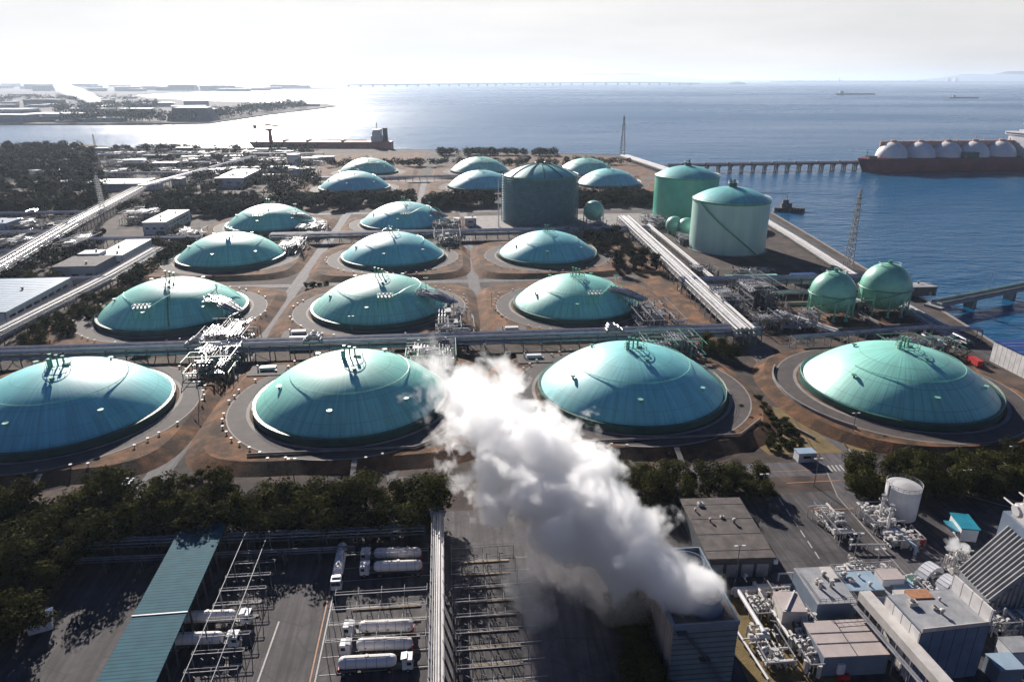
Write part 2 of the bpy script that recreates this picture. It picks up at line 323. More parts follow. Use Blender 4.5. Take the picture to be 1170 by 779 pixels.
cy.sample_clamp_indirect = 4; cy.volume_max_steps = 256; cy.volume_step_rate = 1.0; cy.use_adaptive_sampling = True; cy.adaptive_threshold = .02

# ------------------------------------------------------------------ the setting
SEAZ = -3.5
struct('sea', MB().quad((-60000, -2000, SEAZ), (60000, -2000, SEAZ), (60000, 90000, SEAZ), (-60000, 90000, SEAZ)), M['sea'])
shore = [(-2500, -300), (232, -300), (232, 242), (237.6, 251.6), (251, 331), (253.3, 373.7), (269, 480), (283.5, 583.7), (287, 800), (286.6, 985), (268, 1090), (131, 1150), (-87, 1225), (-325, 1268), (-560, 1300), (-667, 1400), (-800, 1385), (-2500, 1250)]
struct('ground', MB().prism(shore, -8, 0), M['ground'])
wf = MB()
for a, b in zip(shore[1:12], shore[2:13]): wf.beam((a[0], a[1], .18), (b[0], b[1], .18), 1.4, .34)
struct('quay_kerb', wf, M['concrete'])
def poly(name, pts, z, m): return struct(name, MB().quad(*[(p[0], p[1], z) for p in ccw(pts)]), m)
def ccw(p):
    a = sum(p[i][0]*p[(i+1) % len(p)][1] - p[(i+1) % len(p)][0]*p[i][1] for i in range(len(p)))
    return p if a > 0 else p[::-1]
def strip(name, pts, wd, z, m):
    mb = MB(); P_ = [Vector((p[0], p[1])) for p in pts]; Ls, Rs = [], []
    for i, p in enumerate(P_):
        d = (P_[min(i+1, len(P_)-1)] - P_[max(i-1, 0)]).normalized(); n = Vector((-d.y, d.x)) * wd / 2
        Ls.append(p + n); Rs.append(p - n)
    for i in range(len(P_) - 1):
        mb.quad((*Rs[i], z), (*Rs[i+1], z), (*Ls[i+1], z), (*Ls[i], z))
    return struct(name, mb, m)
# yards and roads
poly('yard', [(-100, 80), (215, 80), (215, 163), (-100, 163)], .004, M['asphalt'])
poly('tree_verge', [(-220, 163), (14, 163), (14, 184), (-220, 184)], .006, M['ground'])
strip('road', [(-18, 192), (-18, 178), (118, 175), (232, 170)], 8, .018, M['road'])
strip('road', [(16, 80), (24, 150), (30, 176)], 13, .014, M['road'])
strip('road', [(112, 128), (113, 160), (119, 180), (128, 235), (134, 275), (133, 300)], 11, .026, M['road'])
strip('road', [(60, 124), (95, 126), (150, 131), (220, 128)], 11, .022, M['road'])
strip('road', [(-88, 176), (-86.5, 300), (-86, 515), (-86, 640)], 7, .03, M['road'])
strip('road', [(14.5, 300), (14.5, 420), (14.5, 620)], 6.5, .03, M['road'])
strip('road', [(-190, 394), (120, 394)], 6.5, .034, M['road'])
strip('road', [(-190, 622), (190, 622)], 9, .038, M['road'])
for uu in (-24, -5, 60): strip('road', [(uu, 660), (uu, 830)], 7, .042, M['road'])
strip('road', [(-150, 825), (250, 825)], 22, .05, M['road'])
strip('quay_road', [(226, 242), (240, 331), (243, 373), (259, 480), (273, 585), (277, 980)], 9, .03, M['asphalt'])
strip('kerb', [(105.5, 126), (107, 160), (112, 177)], .4, .07, M['concrete'])
strip('kerb', [(33.2, 95), (36.5, 150)], .5, .07, M['concrete'])
# verges
poly('verge', [(33, 90), (39, 90), (46, 135), (46, 160), (38, 160)], .06, M['olive'])
poly('verge', [(122, 183), (108, 184), (98, 184), (94, 205), (100, 225), (118, 215)], .06, M['olive'])
poly('verge', [(128, 183), (124, 186), (131, 205), (212, 193), (212, 184)], .06, M['olive'])
poly('verge', [(120, 165), (125, 170), (160, 168), (160, 158), (124, 158)], .06, M['olive'])
poly('verge', [(104, 282), (122, 282), (133, 380), (133, 530), (118, 530), (112, 380)], .06, M['drygrass'])
poly('verge', [(168, 288), (214, 288), (214, 338), (168, 338)], .06, M['drygrass'])
poly('verge', [(55, 90), (75, 90), (69, 124), (57, 124)], .07, M['olive'])
poly('verge', [(-190, 290), (-178, 290), (-170, 500), (-192, 500)], .06, M['drygrass'])
poly('verge', [(60, 640), (250, 640), (270, 1060), (60, 1100)], .008, M['drygrass'])
poly('verge', [(-170, 640), (-30, 640), (-30, 1160), (-170, 1160)], .01, M['drygrass'])
poly('gravel_yard', [(20, 520), (180, 520), (180, 600), (20, 600)], .056, M['concrete'])
# road paint
pm = MB()
def dash(p, q, wd=.25, z=.06): 
    p, q = Vector(p), Vector(q); d = (q-p).normalized(); n = Vector((-d.y, d.x)) * wd / 2
    pm.quad((*(p-n), z), (*(q-n), z), (*(q+n), z), (*(p+n), z))
for k in range(12):
    dash((-70, 100 + k*4.4), (-66.6, 100.3 + k*4.4))
for k in range(10): dash((-28, 100 + k*4.6), (-6, 100.4 + k*4.6), .18)
for k in range(10): dash((.5, 100 + k*4.6), (17, 100.4 + k*4.6), .18)
dash((-28.5, 98), (-28.5, 146), .3); dash((-40, 98), (-39, 125), .35)
for k in range(6): dash(G(890 + k*8.2, 569 + k*12.2), G(895 + k*8.2, 577 + k*12.2), .35, .05)
for k in range(11): dash((112.5 + k*1.25, 173), (112.9 + k*1.25, 176.4), .55)
dash(G(968, 520), G(989, 519), .6); dash(G(961, 503), G(973, 517), .4)
dash((152, 150), (140, 160), .3); dash((150, 158), (156, 152), .3)
struct('road_marking', pm, M['line'])
pm = MB()
dash((113, 182), (127, 262), .2); dash((-8, 176), (112, 174.2), .25); dash((96, 168), (112, 168), .35); dash((96, 154), (112, 154), .35)
dash((-29.5, 98), (-29.5, 146), .3)
struct('road_line', pm, M['orange'])

# ------------------------------------------------------------------ dome tanks
ZP = 2.4
def platform(uc, vc, hu, hv, z=ZP, slope=5.0, pw=5.0, m='drygrass'):
    mb = MB(); n = 48
    def se(t, a, b):
        c, s = math.cos(t), math.sin(t)
        return (math.copysign(abs(c)**(2/pw), c) * a, math.copysign(abs(s)**(2/pw), s) * b)
    for (e, zz) in ((slope, -.02), (0, z)):
        for k in range(n):
            x, y = se(2*PI*k/n, hu + e, hv + e); mb.v.append((x, y, zz))
    for k in range(n): j = (k+1) % n; mb.f.append((k, j, n+j, n+k))
    mb.f.append(tuple(range(n, 2*n)))
    return struct('earth_bank', mb, M[m], loc=(uc, vc, 0))
def annulus(name, uc, vc, r0, r1, z, m, n=64):
    mb = MB()
    for k in range(n):
        a, b = 2*PI*k/n, 2*PI*(k+1)/n
        mb.quad((r0*math.cos(a), r0*math.sin(a), 0), (r1*math.cos(a), r1*math.sin(a), 0), (r1*math.cos(b), r1*math.sin(b), 0), (r0*math.cos(b), r0*math.sin(b), 0))
    return struct(name, mb, m, loc=(uc, vc, z))
def dome_z(r, Rd, sag):
    Rs = (Rd*Rd + sag*sag) / (2*sag); return math.sqrt(max(Rs*Rs - r*r, 0)) - (Rs - sag)
def dome(uc, vc, Rd, label, mt, lvl, z=ZP, pump=None, stair=None, vent='ring', group='domed storage tanks', sagk=.425):
    t = thing('storage_tank', label, 'storage tank', (uc, vc, z), 0, group)
    Rd -= .9; sag = Rd * sagk; h = 2.3
    n = 96 if lvl else 64
    MB().lathe([(Rd+.9, 0), (Rd+.9, h), (Rd-.3, h), (Rd-.3, h-.4)], n, close=False).build('ring_wall', M['greendark'], t, True)
    prof = [(Rd - .4, h - .3)] + [(Rd*math.cos(a)*1.0, 0) for a in ()]
    for i in range(25):
        r = (Rd - .4) * (1 - i/24); prof.append((max(r, .01), h + dome_z(r, Rd-.4, sag)))
    MB().lathe(prof, n, close=False).build('dome_roof', mt, t, True)
    hb = MB()
    for zz in (h+.6, h+1.15): hb.ring(0, 0, zz, Rd+.75, .05 if lvl else .08, 72, 4)
    for k in range(72 if lvl else 0):
        a = 2*PI*k/72; hb.beam(((Rd+.75)*math.cos(a), (Rd+.75)*math.sin(a), h), ((Rd+.75)*math.cos(a), (Rd+.75)*math.sin(a), h+1.15), .07)
    hb.build('handrail', M['green'], t)
    top = h + sag
    def S(r, a): return (r*math.cos(a), r*math.sin(a), h + dome_z(r, Rd-.4, sag))
    # vent platform on the crown
    vx = -1.5
    vp = MB()
    vr = Rd * .12
    for zz in (.5, 1.6): vp.ring(vx+vr*.6, -.5, top+zz, vr, .09, 24, 5)
    for k in range(12):
        a = 2*PI*k/12; vp.beam((vx+vr*.6+vr*math.cos(a), -.5+vr*math.sin(a), top-.8), (vx+vr*.6+vr*math.cos(a), -.5+vr*math.sin(a), top+1.6), .12)
    vp.build('vent_walkway', M['green'], t)
    for k in range(3 if lvl else 2):
        MB().cyl((vx + k*1.7, k*.5, top-.5), (vx + k*1.7, k*.5, top+4.2-k*.6), .28).box(vx + k*1.7, k*.5, top+4.2-k*.6, 1.0, 1.0, .35).build('vent_mast', M['green'], t)
    if lvl > 1:
        MB().box(vx-.6, 0, top-.4, 1.2, 1.2, 3.2).build('vent_cabinet', M['greenlite'], t); MB().box(vx+vr, 1, top-.4, 2.2, 1.2, 1.0).build('vent_cabinet', M['greenlite'], t)
    # pipe ring lying on the roof
    rg = MB(); pts = []
    a0, a1 = R(190), R(400)
    for k in range(41):
        a = a0 + (a1-a0)*k/40; p = S(Rd*.62, a); pts.append((p[0], p[1], p[2]+.35))
    rg.tube(pts, .1, 5)
    for p in pts[::2]: rg.beam(p, (p[0], p[1], p[2]-.5), .1)
    rg.build('roof_pipe', M['greenlite'], t)
    # nozzles
    for (rf, ad) in ((.8, 262), (.74, 200), (.82, 318), (.5, 140), (.52, 50), (.3, 285)) if lvl else ((.8, 262), (.74, 200), (.8, 320)):
        p = S(Rd*rf, R(ad)); MB().cyl((p[0], p[1], p[2]-.6), (p[0], p[1], p[2]+.9), .35).cyl((p[0], p[1], p[2]+.9), (p[0], p[1], p[2]+1.1), .95, 12).build('nozzle', M['greenlite'] if ad in (262, 318) and lvl else M['green'], t)
    if stair:
        st = MB(); pr = None
        for k in range(19):
            r = Rd * (.08 + .9*k/18); p = S(r, R(stair)); q = (p[0], p[1], p[2]+.9)
            if pr: st.beam(pr, q, .7, .2); st.beam((pr[0], pr[1], pr[2]+1), (q[0], q[1], q[2]+1), .1)
            st.beam(q, (q[0], q[1], q[2]-1.3), .15); st.beam(q, (q[0], q[1], q[2]+1), .08); pr = q
        st.build('roof_stairway', M['green'], t)
    if pump:
        r, a = Rd*pump[1], R(pump[0]); p = S(r, a); zt = p[2] + 3.4
        fr = MB(); wx, wy = 7, 4
        for i in range(4):
            for j in range(2):
                x, y = p[0]-wx/2+wx*i/3, p[1]-wy/2+wy*j; fr.beam((x, y, p[2]-4), (x, y, zt+1.1), .16)
        for zz in (zt, zt+1.1):
            for j in (0, 1): fr.beam((p[0]-wx/2, p[1]-wy/2+wy*j, zz), (p[0]+wx/2, p[1]-wy/2+wy*j, zz), .14)
            for i in (0, 1): fr.beam((p[0]-wx/2+wx*i, p[1]-wy/2, zz), (p[0]-wx/2+wx*i, p[1]+wy/2, zz), .14)
        pf = fr.build('pump_platform', M['green'], t)
        dk = MB().box(p[0], p[1], zt-.1, wx-.2, wy-.2, .12)
        for i in range(4): dk.cyl((p[0]-2.6+1.7*i, p[1], zt), (p[0]-2.6+1.7*i, p[1], zt+1.3), .5)
        dk.build('pump_deck', M['white'], pf)
        wk = MB(); e = S(Rd*.92, R(15)); prev = (p[0]+wx/2, p[1]+1, zt)
        for k in range(1, 9):
            q0 = Vector((p[0]+wx/2, p[1]+1)).lerp(Vector((e[0], e[1])), k/8); q = (q0.x, q0.y, h+dome_z(q0.length, Rd-.4, sag)+2.2 if k < 8 else h+3)
            wk.beam(prev, q, .5, .15); prev = q
        wk.build('roof_walkway', M['greenlite'], t)
    return t
rows = [('front row', 1), ('second row', 2), ('third row', 3), ('fourth row', 4)]
ordn = ['leftmost', 'second from left', 'third from left', 'fourth from left']
TANKS = []
def ring_set(uc, vc, Rd):
    annulus('ring_road', uc, vc, Rd+1, Rd+8.2, ZP+.03, M['ringroad']); annulus('ring_kerb', uc, vc, Rd+8.2, Rd+8.7, ZP+.06, M['concrete'])
    annulus('tank_apron', uc, vc, Rd+1, Rd+2.2, ZP+.06, M['concrete'])
for (u, v, Rd, lab, mt, lvl, pump, stair) in [
    (-133, 232.5, 34.5, 'blue-green domed tank leftmost in the front row, cut off by the left edge', 'domeB', 2, None, None),
    (-35.5, 232, 34, 'green domed tank second from left in the front row, left of the steam plume', 'domeA', 2, None, None),
    (65.5, 231, 34.2, 'blue-green domed tank in the front row, behind the steam plume', 'domeB', 2, None, None),
    (164, 223, 33.6, 'green domed tank rightmost in the front row, beside the curving access road', 'domeC', 2, None, None),
    (-134.5, 342, 34.5, 'domed tank leftmost in the second row, with a green stair down its roof', 'domeA', 1, (262, .8), 285),
    (-34.5, 340, 34, 'domed tank in the middle of the second row, with white pump platform in front', 'domeC', 1, (282, .72), None),
    (63.5, 335.5, 31.5, 'domed tank rightmost in the second row, beside the diagonal pipe rack', 'domeA', 1, (285, .72), None),
    (-138, 455, 33.5, 'domed tank leftmost in the third row, behind the stair-roofed dome', 'domeA', 1, None, None),
    (-35, 447, 33, 'blue domed tank in the middle of the third row', 'domeB', 0, None, None),
    (64.5, 443.5, 32.2, 'domed tank rightmost in the third row, in front of the scaffolded tank', 'domeB', 0, None, None),
    (-137, 562, 34, 'domed tank left in the fourth row, in front of the dark tree belt', 'domeA', 0, (262, .75), None),
    (-33, 560, 35, 'pale domed tank right in the fourth row, beside the small white cabin', 'domeB', 0, (275, .75), None),
    (-95, 758, 37, 'far domed tank leftmost in the fifth row, half behind the trees', 'domeB', 0, None, None),
    (38, 757, 36, 'far domed tank between trees, just left of the scaffolded tank', 'domeB', 0, None, None),
    (177, 762, 35, 'far domed tank showing just right of the scaffolded tank', 'domeB', 0, None, None),
    (-94, 893, 36, 'farthest-row domed tank on the left, near the moored tanker', 'domeC', 0, (285, .7), None),
    (43, 891, 36.5, 'farthest-row domed tank in the middle, by the shoreline hedge', 'domeC', 0, (285, .7), None),
    (173, 870, 35, 'farthest-row domed tank on the right, near the shore mast', 'domeC', 0, (285, .7), None)]:
    TANKS.append(dome(u, v, Rd, lab, M[mt], lvl, pump=pump, stair=stair))
    if v > 700: platform(u, v, 55, 54)
    elif v < 225: platform(u, v, 44, 43.5, slope=4, pw=2.6)
    elif 225 < v < 240 and u > 60: platform(u-3, v, 46, 42, pw=3.2)
    else: platform(u-1 if u < -100 else u, v, 44.5, 44.5 if v > 300 else 41.5)
    ring_set(u, v, Rd)
# gores of the paths between banks
mk = thing('marker_post', 'small round white marker on the verge around the dome leftmost in the second row', 'marker post', (0, 0, -50))
MB().cyl((0, 0, 0), (0, 0, .7), .12, 6).build('post', M['steel'], mk)
MB().cyl((0, 0, .7), (0, 0, .95), .48, 10).build('cap', M['cream'], mk)
first = True; nmk = 0
for (u, v, Rd, what, a0, a1, n) in [(-133, 232.5, 34.5, 'dome leftmost in the front row', -80, 60, 26), (-35.5, 232, 34, 'dome left of the steam plume', -260, 20, 44),
        (65.5, 231, 34.2, 'dome behind the steam plume', 80, 260, 30), (-134.5, 342, 34.5, 'dome with the green roof stair', -200, 70, 40),
        (-34.5, 340, 34, 'dome in the middle of the second row', -200, 80, 40), (63.5, 335.5, 31.5, 'dome rightmost in the second row', -240, 0, 34), (-35, 447, 33, 'dome in the middle of the third row', -180, 0, 22), (64.5, 443.5, 32.2, 'dome in front of the scaffolded tank', -180, 0, 18)]:
    for k in range(n):
        a = R(a0 + (a1-a0)*k/(n-1)); r = Rd + 9.6 + (2.6 if k % 9 == 4 else 0)
        loc = (u + r*math.cos(a), v + r*math.sin(a), ZP)
        if abs(loc[0]-u) > 44 or abs(loc[1]-v) > 43 or random.random() < .16: continue
        loc = (loc[0] + random.uniform(-.5, .5), loc[1] + random.uniform(-.5, .5), ZP)
        lb = 'small round white marker around the ' + what; gr = 'white markers around the ' + what
        if first: mk.location = loc; mk['label'] = lb; mk['group'] = gr; first = False
        else: dup(mk, loc, 0, lb, gr)
        nmk += 1
# steps and low slabs on the front banks
for (x, y) in ((-30, 189), (69, 187), (-120, 189)):
    MB().beam((x, y-8, .1), (x, y, ZP+.1), 1.6, .25).build('bank_steps', M['concrete']); 
for o, s in zip([o for o in C.objects if o.name.startswith('bank_steps')], ('second from left', 'below the dome behind the steam', 'leftmost')):
    tag(o, 'narrow concrete steps down the front earth bank, ' + s, 'steps', 'steps on the front bank')
# walls and drains on top of the banks
tag(MB().beam((-63, 194.5, ZP+.5), (-12, 194.5, ZP+.5), .3, .7).beam((-12, 194.5, ZP+.5), (2, 204, ZP+.5), .3, .7).build('low_wall', M['concrete']), 'low pale wall along the bank below the dome left of the steam', 'wall')
tag(MB().beam((42, 193, ZP+.5), (92, 193, ZP+.5), .3, .7).beam((92, 193, ZP+.5), (103, 203, ZP+.5), .3, .7).build('low_wall', M['concrete']), 'low pale wall along the bank in front of the dome behind the steam', 'wall')
wl = MB(); 
for k in range(14):
    a, b = R(205 + k*5.5 - 60), R(205 + (k+1)*5.5 - 60); wl.beam((164+43.2*math.cos(a), 223+43.2*math.sin(a), ZP+.5), (164+43.2*math.cos(b), 223+43.2*math.sin(b), ZP+.5), .5, 1.1)
tag(wl.build('low_wall', M['concrete']), 'curved pale concrete wall left of the rightmost front dome', 'wall')
tag(MB().beam((117, 192, .6), (101, 230, .6), .4, 1).build('low_wall', M['concrete']), 'straight white kerb wall along the grass by the access road', 'wall')

# ------------------------------------------------------------------ pipe racks and process clutter
def rack(label, pts, width, z, npipe, rp, mt='pipe', span=8.0, frame='steel', levels=1, loops=(), group='pipe racks', catw=False, name='pipe_rack', smt=None):
    t = thing(name, label, 'pipe rack', (pts[0][0], pts[0][1], 0), 0, group)
    o = Vector((pts[0][0], pts[0][1], 0)); fr = MB(); segs = []
    for a, b in zip(pts, pts[1:]):
        a, b = Vector((a[0], a[1], 0)) - o, Vector((b[0], b[1], 0)) - o; d = (b-a).normalized(); n = Vector((-d.y, d.x, 0)); segs.append((a, b, d, n))
        m = max(1, int((b-a).length / span))
        for k in range(m + 1):
            p = a.lerp(b, k/m)
            for s in (-1, 1): fr.beam(p + n*s*width/2, p + n*s*width/2 + Vector((0, 0, z + .1)), .35)
            for lv in range(levels):
                zz = z - lv*2.6; fr.beam(p - n*width/2 + Vector((0, 0, zz)), p + n*width/2 + Vector((0, 0, zz)), .35)
            if k < m and k % 3 == 0: q = a.lerp(b, (k+1)/m); fr.beam(p + n*width/2 + Vector((0, 0, .3)), q + n*width/2 + Vector((0, 0, z-.4)), .18)
        for s in (-1, 1): fr.beam(a + n*s*width/2 + Vector((0, 0, z)), b + n*s*width/2 + Vector((0, 0, z)), .3)
    fr.build('support_frame', M[frame], t)
    for lv in range(levels):
        for i in range(npipe):
            off = -width/2 + width*(i+.6)/(npipe+.2); r = rp * (1.0 if (i*7+lv) % 3 else .6); zz = z - lv*2.6 + .25 + r
            pm_ = MB()
            for si, (a, b, d, n) in enumerate(segs):
                P_ = [a + n*off + Vector((0, 0, zz))]
                if lv == 0 and i % 2 == 0:
                    for q in loops:
                        Lg = (b-a).length; c = a + d*Lg*q + n*off; hh = 3.5; up = Vector((0, 0, zz)); s2 = 3.4 - .5*i
                        for (dd, nn, hz) in ((-s2, 0, 0), (-s2, 0, 1.5), (-s2, hh, 1.5), (s2, hh, 1.5), (s2, 0, 1.5), (s2, 0, 0)):
                            P_.append(c + d*dd + n*nn + Vector((0, 0, hz)) + up)
                P_.append(b + n*off + Vector((0, 0, zz))); pm_.tube(P_, r, 8)
            pm_.build('pipe', M[smt] if smt and i % 2 else M[mt], t, True)
    if catw:
        cw = MB()
        for (a, b, d, n) in segs:
            e = n*(width/2+.9)
            cw.beam(a+e+Vector((0, 0, z+.1)), b+e+Vector((0, 0, z+.1)), .8, .12)
            for s in (-.6, .6): cw.beam(a+e+n*s+Vector((0, 0, z+1.2)), b+e+n*s+Vector((0, 0, z+1.2)), .08)
        cw.build('catwalk', M['steel'], t)
    return t
def unit(label, u, v, wx, wy, h, seed, rz=0.0, mt='pipe', fmt='steel', nv=3, npp=60, group=None, name='pipe_manifold', cat='pipework', z=0.0, dense=1.0):
    rn = random.Random(seed); t = thing(name, label, cat, (u, v, z), rz, group)
    fr = MB(); nx, ny = max(2, int(wx/5)+1), max(2, int(wy/5)+1); lv = max(1, int(h/3.5))
    X = [-wx/2 + wx*i/(nx-1) for i in range(nx)]; Y = [-wy/2 + wy*j/(ny-1) for j in range(ny)]
    hts = [[h * rn.choice((.45, .7, 1)) for _ in Y] for _ in X]
    for i, x in enumerate(X):
        for j, y in enumerate(Y):
            if rn.random() < .8: fr.beam((x, y, 0), (x, y, hts[i][j]), .26)
    for l in range(1, lv+1):
        zz = h*l/lv
        for y in Y:
            if rn.random() < .7: fr.beam((X[0], y, zz), (X[-1] if rn.random() < .5 else 0, y, zz), .24)
        for x in X:
            if rn.random() < .7: fr.beam((x, Y[0], zz), (x, Y[-1] if rn.random() < .5 else 0, zz), .24)
    fr.build('steel_frame', M[fmt], t)
    dk = MB()
    for k in range(max(1, int(wx*wy/70))):
        zz = h * rn.choice((.3, .5, .75, .98)); dk.box(rn.uniform(-wx*.3, wx*.3), rn.uniform(-wy*.3, wy*.3), zz + rn.random()*.2, wx*rn.uniform(.12, .22), wy*rn.uniform(.1, .2), .12)
        a = Vector((rn.uniform(-wx/2, wx/2), rn.uniform(-wy/2, wy/2), 0)); dk.beam(a, a + Vector((0, rn.choice((-4, 4)), min(h, 4))), .8, .15)
    dk.build('grating_deck', M['darksteel'], t)
    for half in range(2):
        pp = MB()
        for k in range(int(npp * dense / 14)):
            al = rn.random() < .6; m_ = rn.randint(3, 6); zz = h*rn.choice((.22, .45, .7, .95)) + rn.uniform(0, .5); r = rn.choice((.14, .2, .28)); gap = r*2 + .8
            W1, W2 = (wy, wx) if al else (wx, wy); c0 = rn.uniform(-W2/2, W2/2 - gap*m_) if W2 > gap*m_ else -W2/2; s0 = rn.uniform(-W1/2, 0); s1 = s0 + rn.uniform(W1*.35, W1*.5)
            for q in range(m_):
                c = c0 + q*gap; dn = rn.choice((0, 0, zz*.5)); e1 = s1 - q*gap*.8
                P_ = [(c, s0 + q*gap*.5, dn), (c, s0 + q*gap*.5, zz), (c, e1, zz), (c, e1, dn)]
                if not al: P_ = [(p[1], p[0], p[2]) for p in P_]
                pp.tube(P_, r, 6)
                for f_ in (.3, .7):
                    a_, b_ = Vector(P_[1]), Vector(P_[2]); u_ = (b_-a_).normalized()*.12; w_ = a_.lerp(b_, f_); pp.cyl(w_-u_, w_+u_, r*1.7, 8)
        for k in range(int(npp * dense / 6)):
            ax = rn.choice('xxyyyz'); r = rn.choice((.12, .16, .2, .3, .45)); x, y, zz = rn.uniform(-wx/2, wx/2), rn.uniform(-wy/2, wy/2), rn.uniform(.5, h)
            ln = rn.uniform(2, 9)
            if ax == 'x': a, b = (max(-wx/2, x-ln/2), y, zz), (min(wx/2, x+ln/2), y, zz)
            elif ax == 'y': a, b = (x, max(-wy/2, y-ln/2), zz), (x, min(wy/2, y+ln/2), zz)
            else: a, b = (x, y, 0), (x, y, zz + 1)
            P_ = [a, b]
            if ax != 'z' and rn.random() < .7: P_.append((b[0], b[1], rn.uniform(0, h)))
            pp.tube(P_, r, 6)
            if rn.random() < .35: c = [(p+q)/2 for p, q in zip(a, b)]; pp.cyl((c[0], c[1], c[2]-.1), (c[0], c[1], c[2]+1.2), .12, 5); pp.cyl((c[0], c[1], c[2]+1.1), (c[0], c[1], c[2]+1.25), .5, 8)
        pp.build('pipework', M[mt] if half else M['pipewhite' if name == 'pipe_manifold' and 'power plant' in (group or '') else ('darksteel' if seed % 3 else 'steel')], t)
    for k in range(nv):
        x, y = rn.uniform(-wx*.4, wx*.4), rn.uniform(-wy*.4, wy*.4); r = rn.uniform(.5, 1.0); b = MB()
        if rn.random() < .5:
            hh = rn.uniform(.3, .8)*h; b.cyl((x, y, 0), (x, y, hh), r, 12).sphere(x, y, hh, r, 12, 4, frm=0)
        else:
            zz = rn.uniform(1.5, h*.7); b.cyl((x-2.2, y, zz), (x+2.2, y, zz), r, 12).beam((x-1.3, y, 0), (x-1.3, y, zz), .4).beam((x+1.3, y, 0), (x+1.3, y, zz), .4)
        b.build('vessel', M['pipewhite'], t, True)
    return t
rack('long pipe rack crossing between the front and second rows of domes', [(-230, 283), (137, 283)], 8, 6, 6, .62, loops=(.34, .47, .82), mt='pipe', smt='pipewhite', levels=2)
rack('pipe rack crossing between the third and fourth rows of domes', [(-125, 506), (150, 506)], 8, 6, 6, .6, loops=(.3,), levels=2)
rack('diagonal double-pipe rack running towards the quay past the rightmost second-row dome', [(140, 545), (128.5, 277)], 10, 7, 5, .75, mt='pipewhite', levels=2, smt='pipe')
rack('narrow low pipe run beside the two tall green tanks', [(156, 530), (150, 372)], 3, 3, 2, .7, mt='pipewhite')
rack('pipe rack crossing in front of the tall front green tank', [(126, 360), (243, 356)], 7, 7, 5, .55, levels=2, frame='darksteel')
rack('grey pipe rack just behind the round green sphere tanks', [(168, 341), (214, 341)], 4, 4, 3, .5)
rack('left pipe rack between the blue-roofed warehouse and the leftmost domes', [(-197, 296), (-189, 400), (-188, 470)], 7, 6.5, 4, .28, mt='steel', smt='pipewhite', catw=True, levels=2)
rack('cross pipe rack behind the blue-roofed warehouse', [(-260, 398), (-190, 398)], 5, 6, 4, .5)
rack('cross pipe rack between the white sheds on the left', [(-285, 503), (-172, 503)], 6, 6, 5, .5)
rack('broad bright pipe rack running diagonally up the left side', [(-256, 395), (-283, 560), (-306, 747)], 12, 8, 5, .3, mt='steel', smt='pipe', catw=True, levels=2)
rack('far end of the broad left rack reaching towards the shore', [(-306, 747), (-285, 900), (-266, 1039)], 9, 9, 4, .4, mt='pipe', levels=2)
rack('horizontal pipe rack in front of the left wood', [(-400, 607), (-295, 607)], 7, 7, 5, .6, loops=(.3, .6))
rack('second horizontal pipe rack below the left wood', [(-400, 527), (-285, 527)], 8, 7, 6, .6)
rack('third horizontal pipe rack near the left edge', [(-340, 465), (-275, 465)], 6, 7, 5, .5)
rack('quayside pipe bundle running beside the water behind the mast', [(262, 575), (251, 480), (236, 375), (234, 345)], 7, 1.6, 6, .5, mt='pipewhite', smt='pipe', levels=1, span=12)
rack('broad pipe bundle between the sphere tanks and the canal', [(232, 345), (228, 300), (224, 268)], 10, 1.6, 7, .4, mt='pipe', levels=1)
rack('elevated pipe rack behind the rightmost front dome', [(148, 272), (215, 279), (236, 274)], 4.5, 5, 4, .45, frame='steel')
rack('walled white pipe trench left of the sphere tanks', [(163, 306), (174, 283)], 3.2, 2.2, 2, .9, mt='pipewhite')
rack('far white pipe rack on the shore by the tall mast', [(262, 1040), (272, 900), (276, 800)], 14, 4, 6, .9, mt='pipewhite')
rack('far pipe rack crossing between the fifth row of domes', [(-150, 822), (205, 822)], 8, 5, 5, .7)
rack('twin pipe run in front of the tree belt beside the truck yard', [(-165, 152), (-8, 149)], 3.5, 4.5, 3, .28, frame='darksteel', mt='steel')
rack('low pipe run at the edge of the truck yard', [(-150, 147.3), (-25, 144.6)], 1.6, 3.2, 2, .2, frame='darksteel', mt='steel')
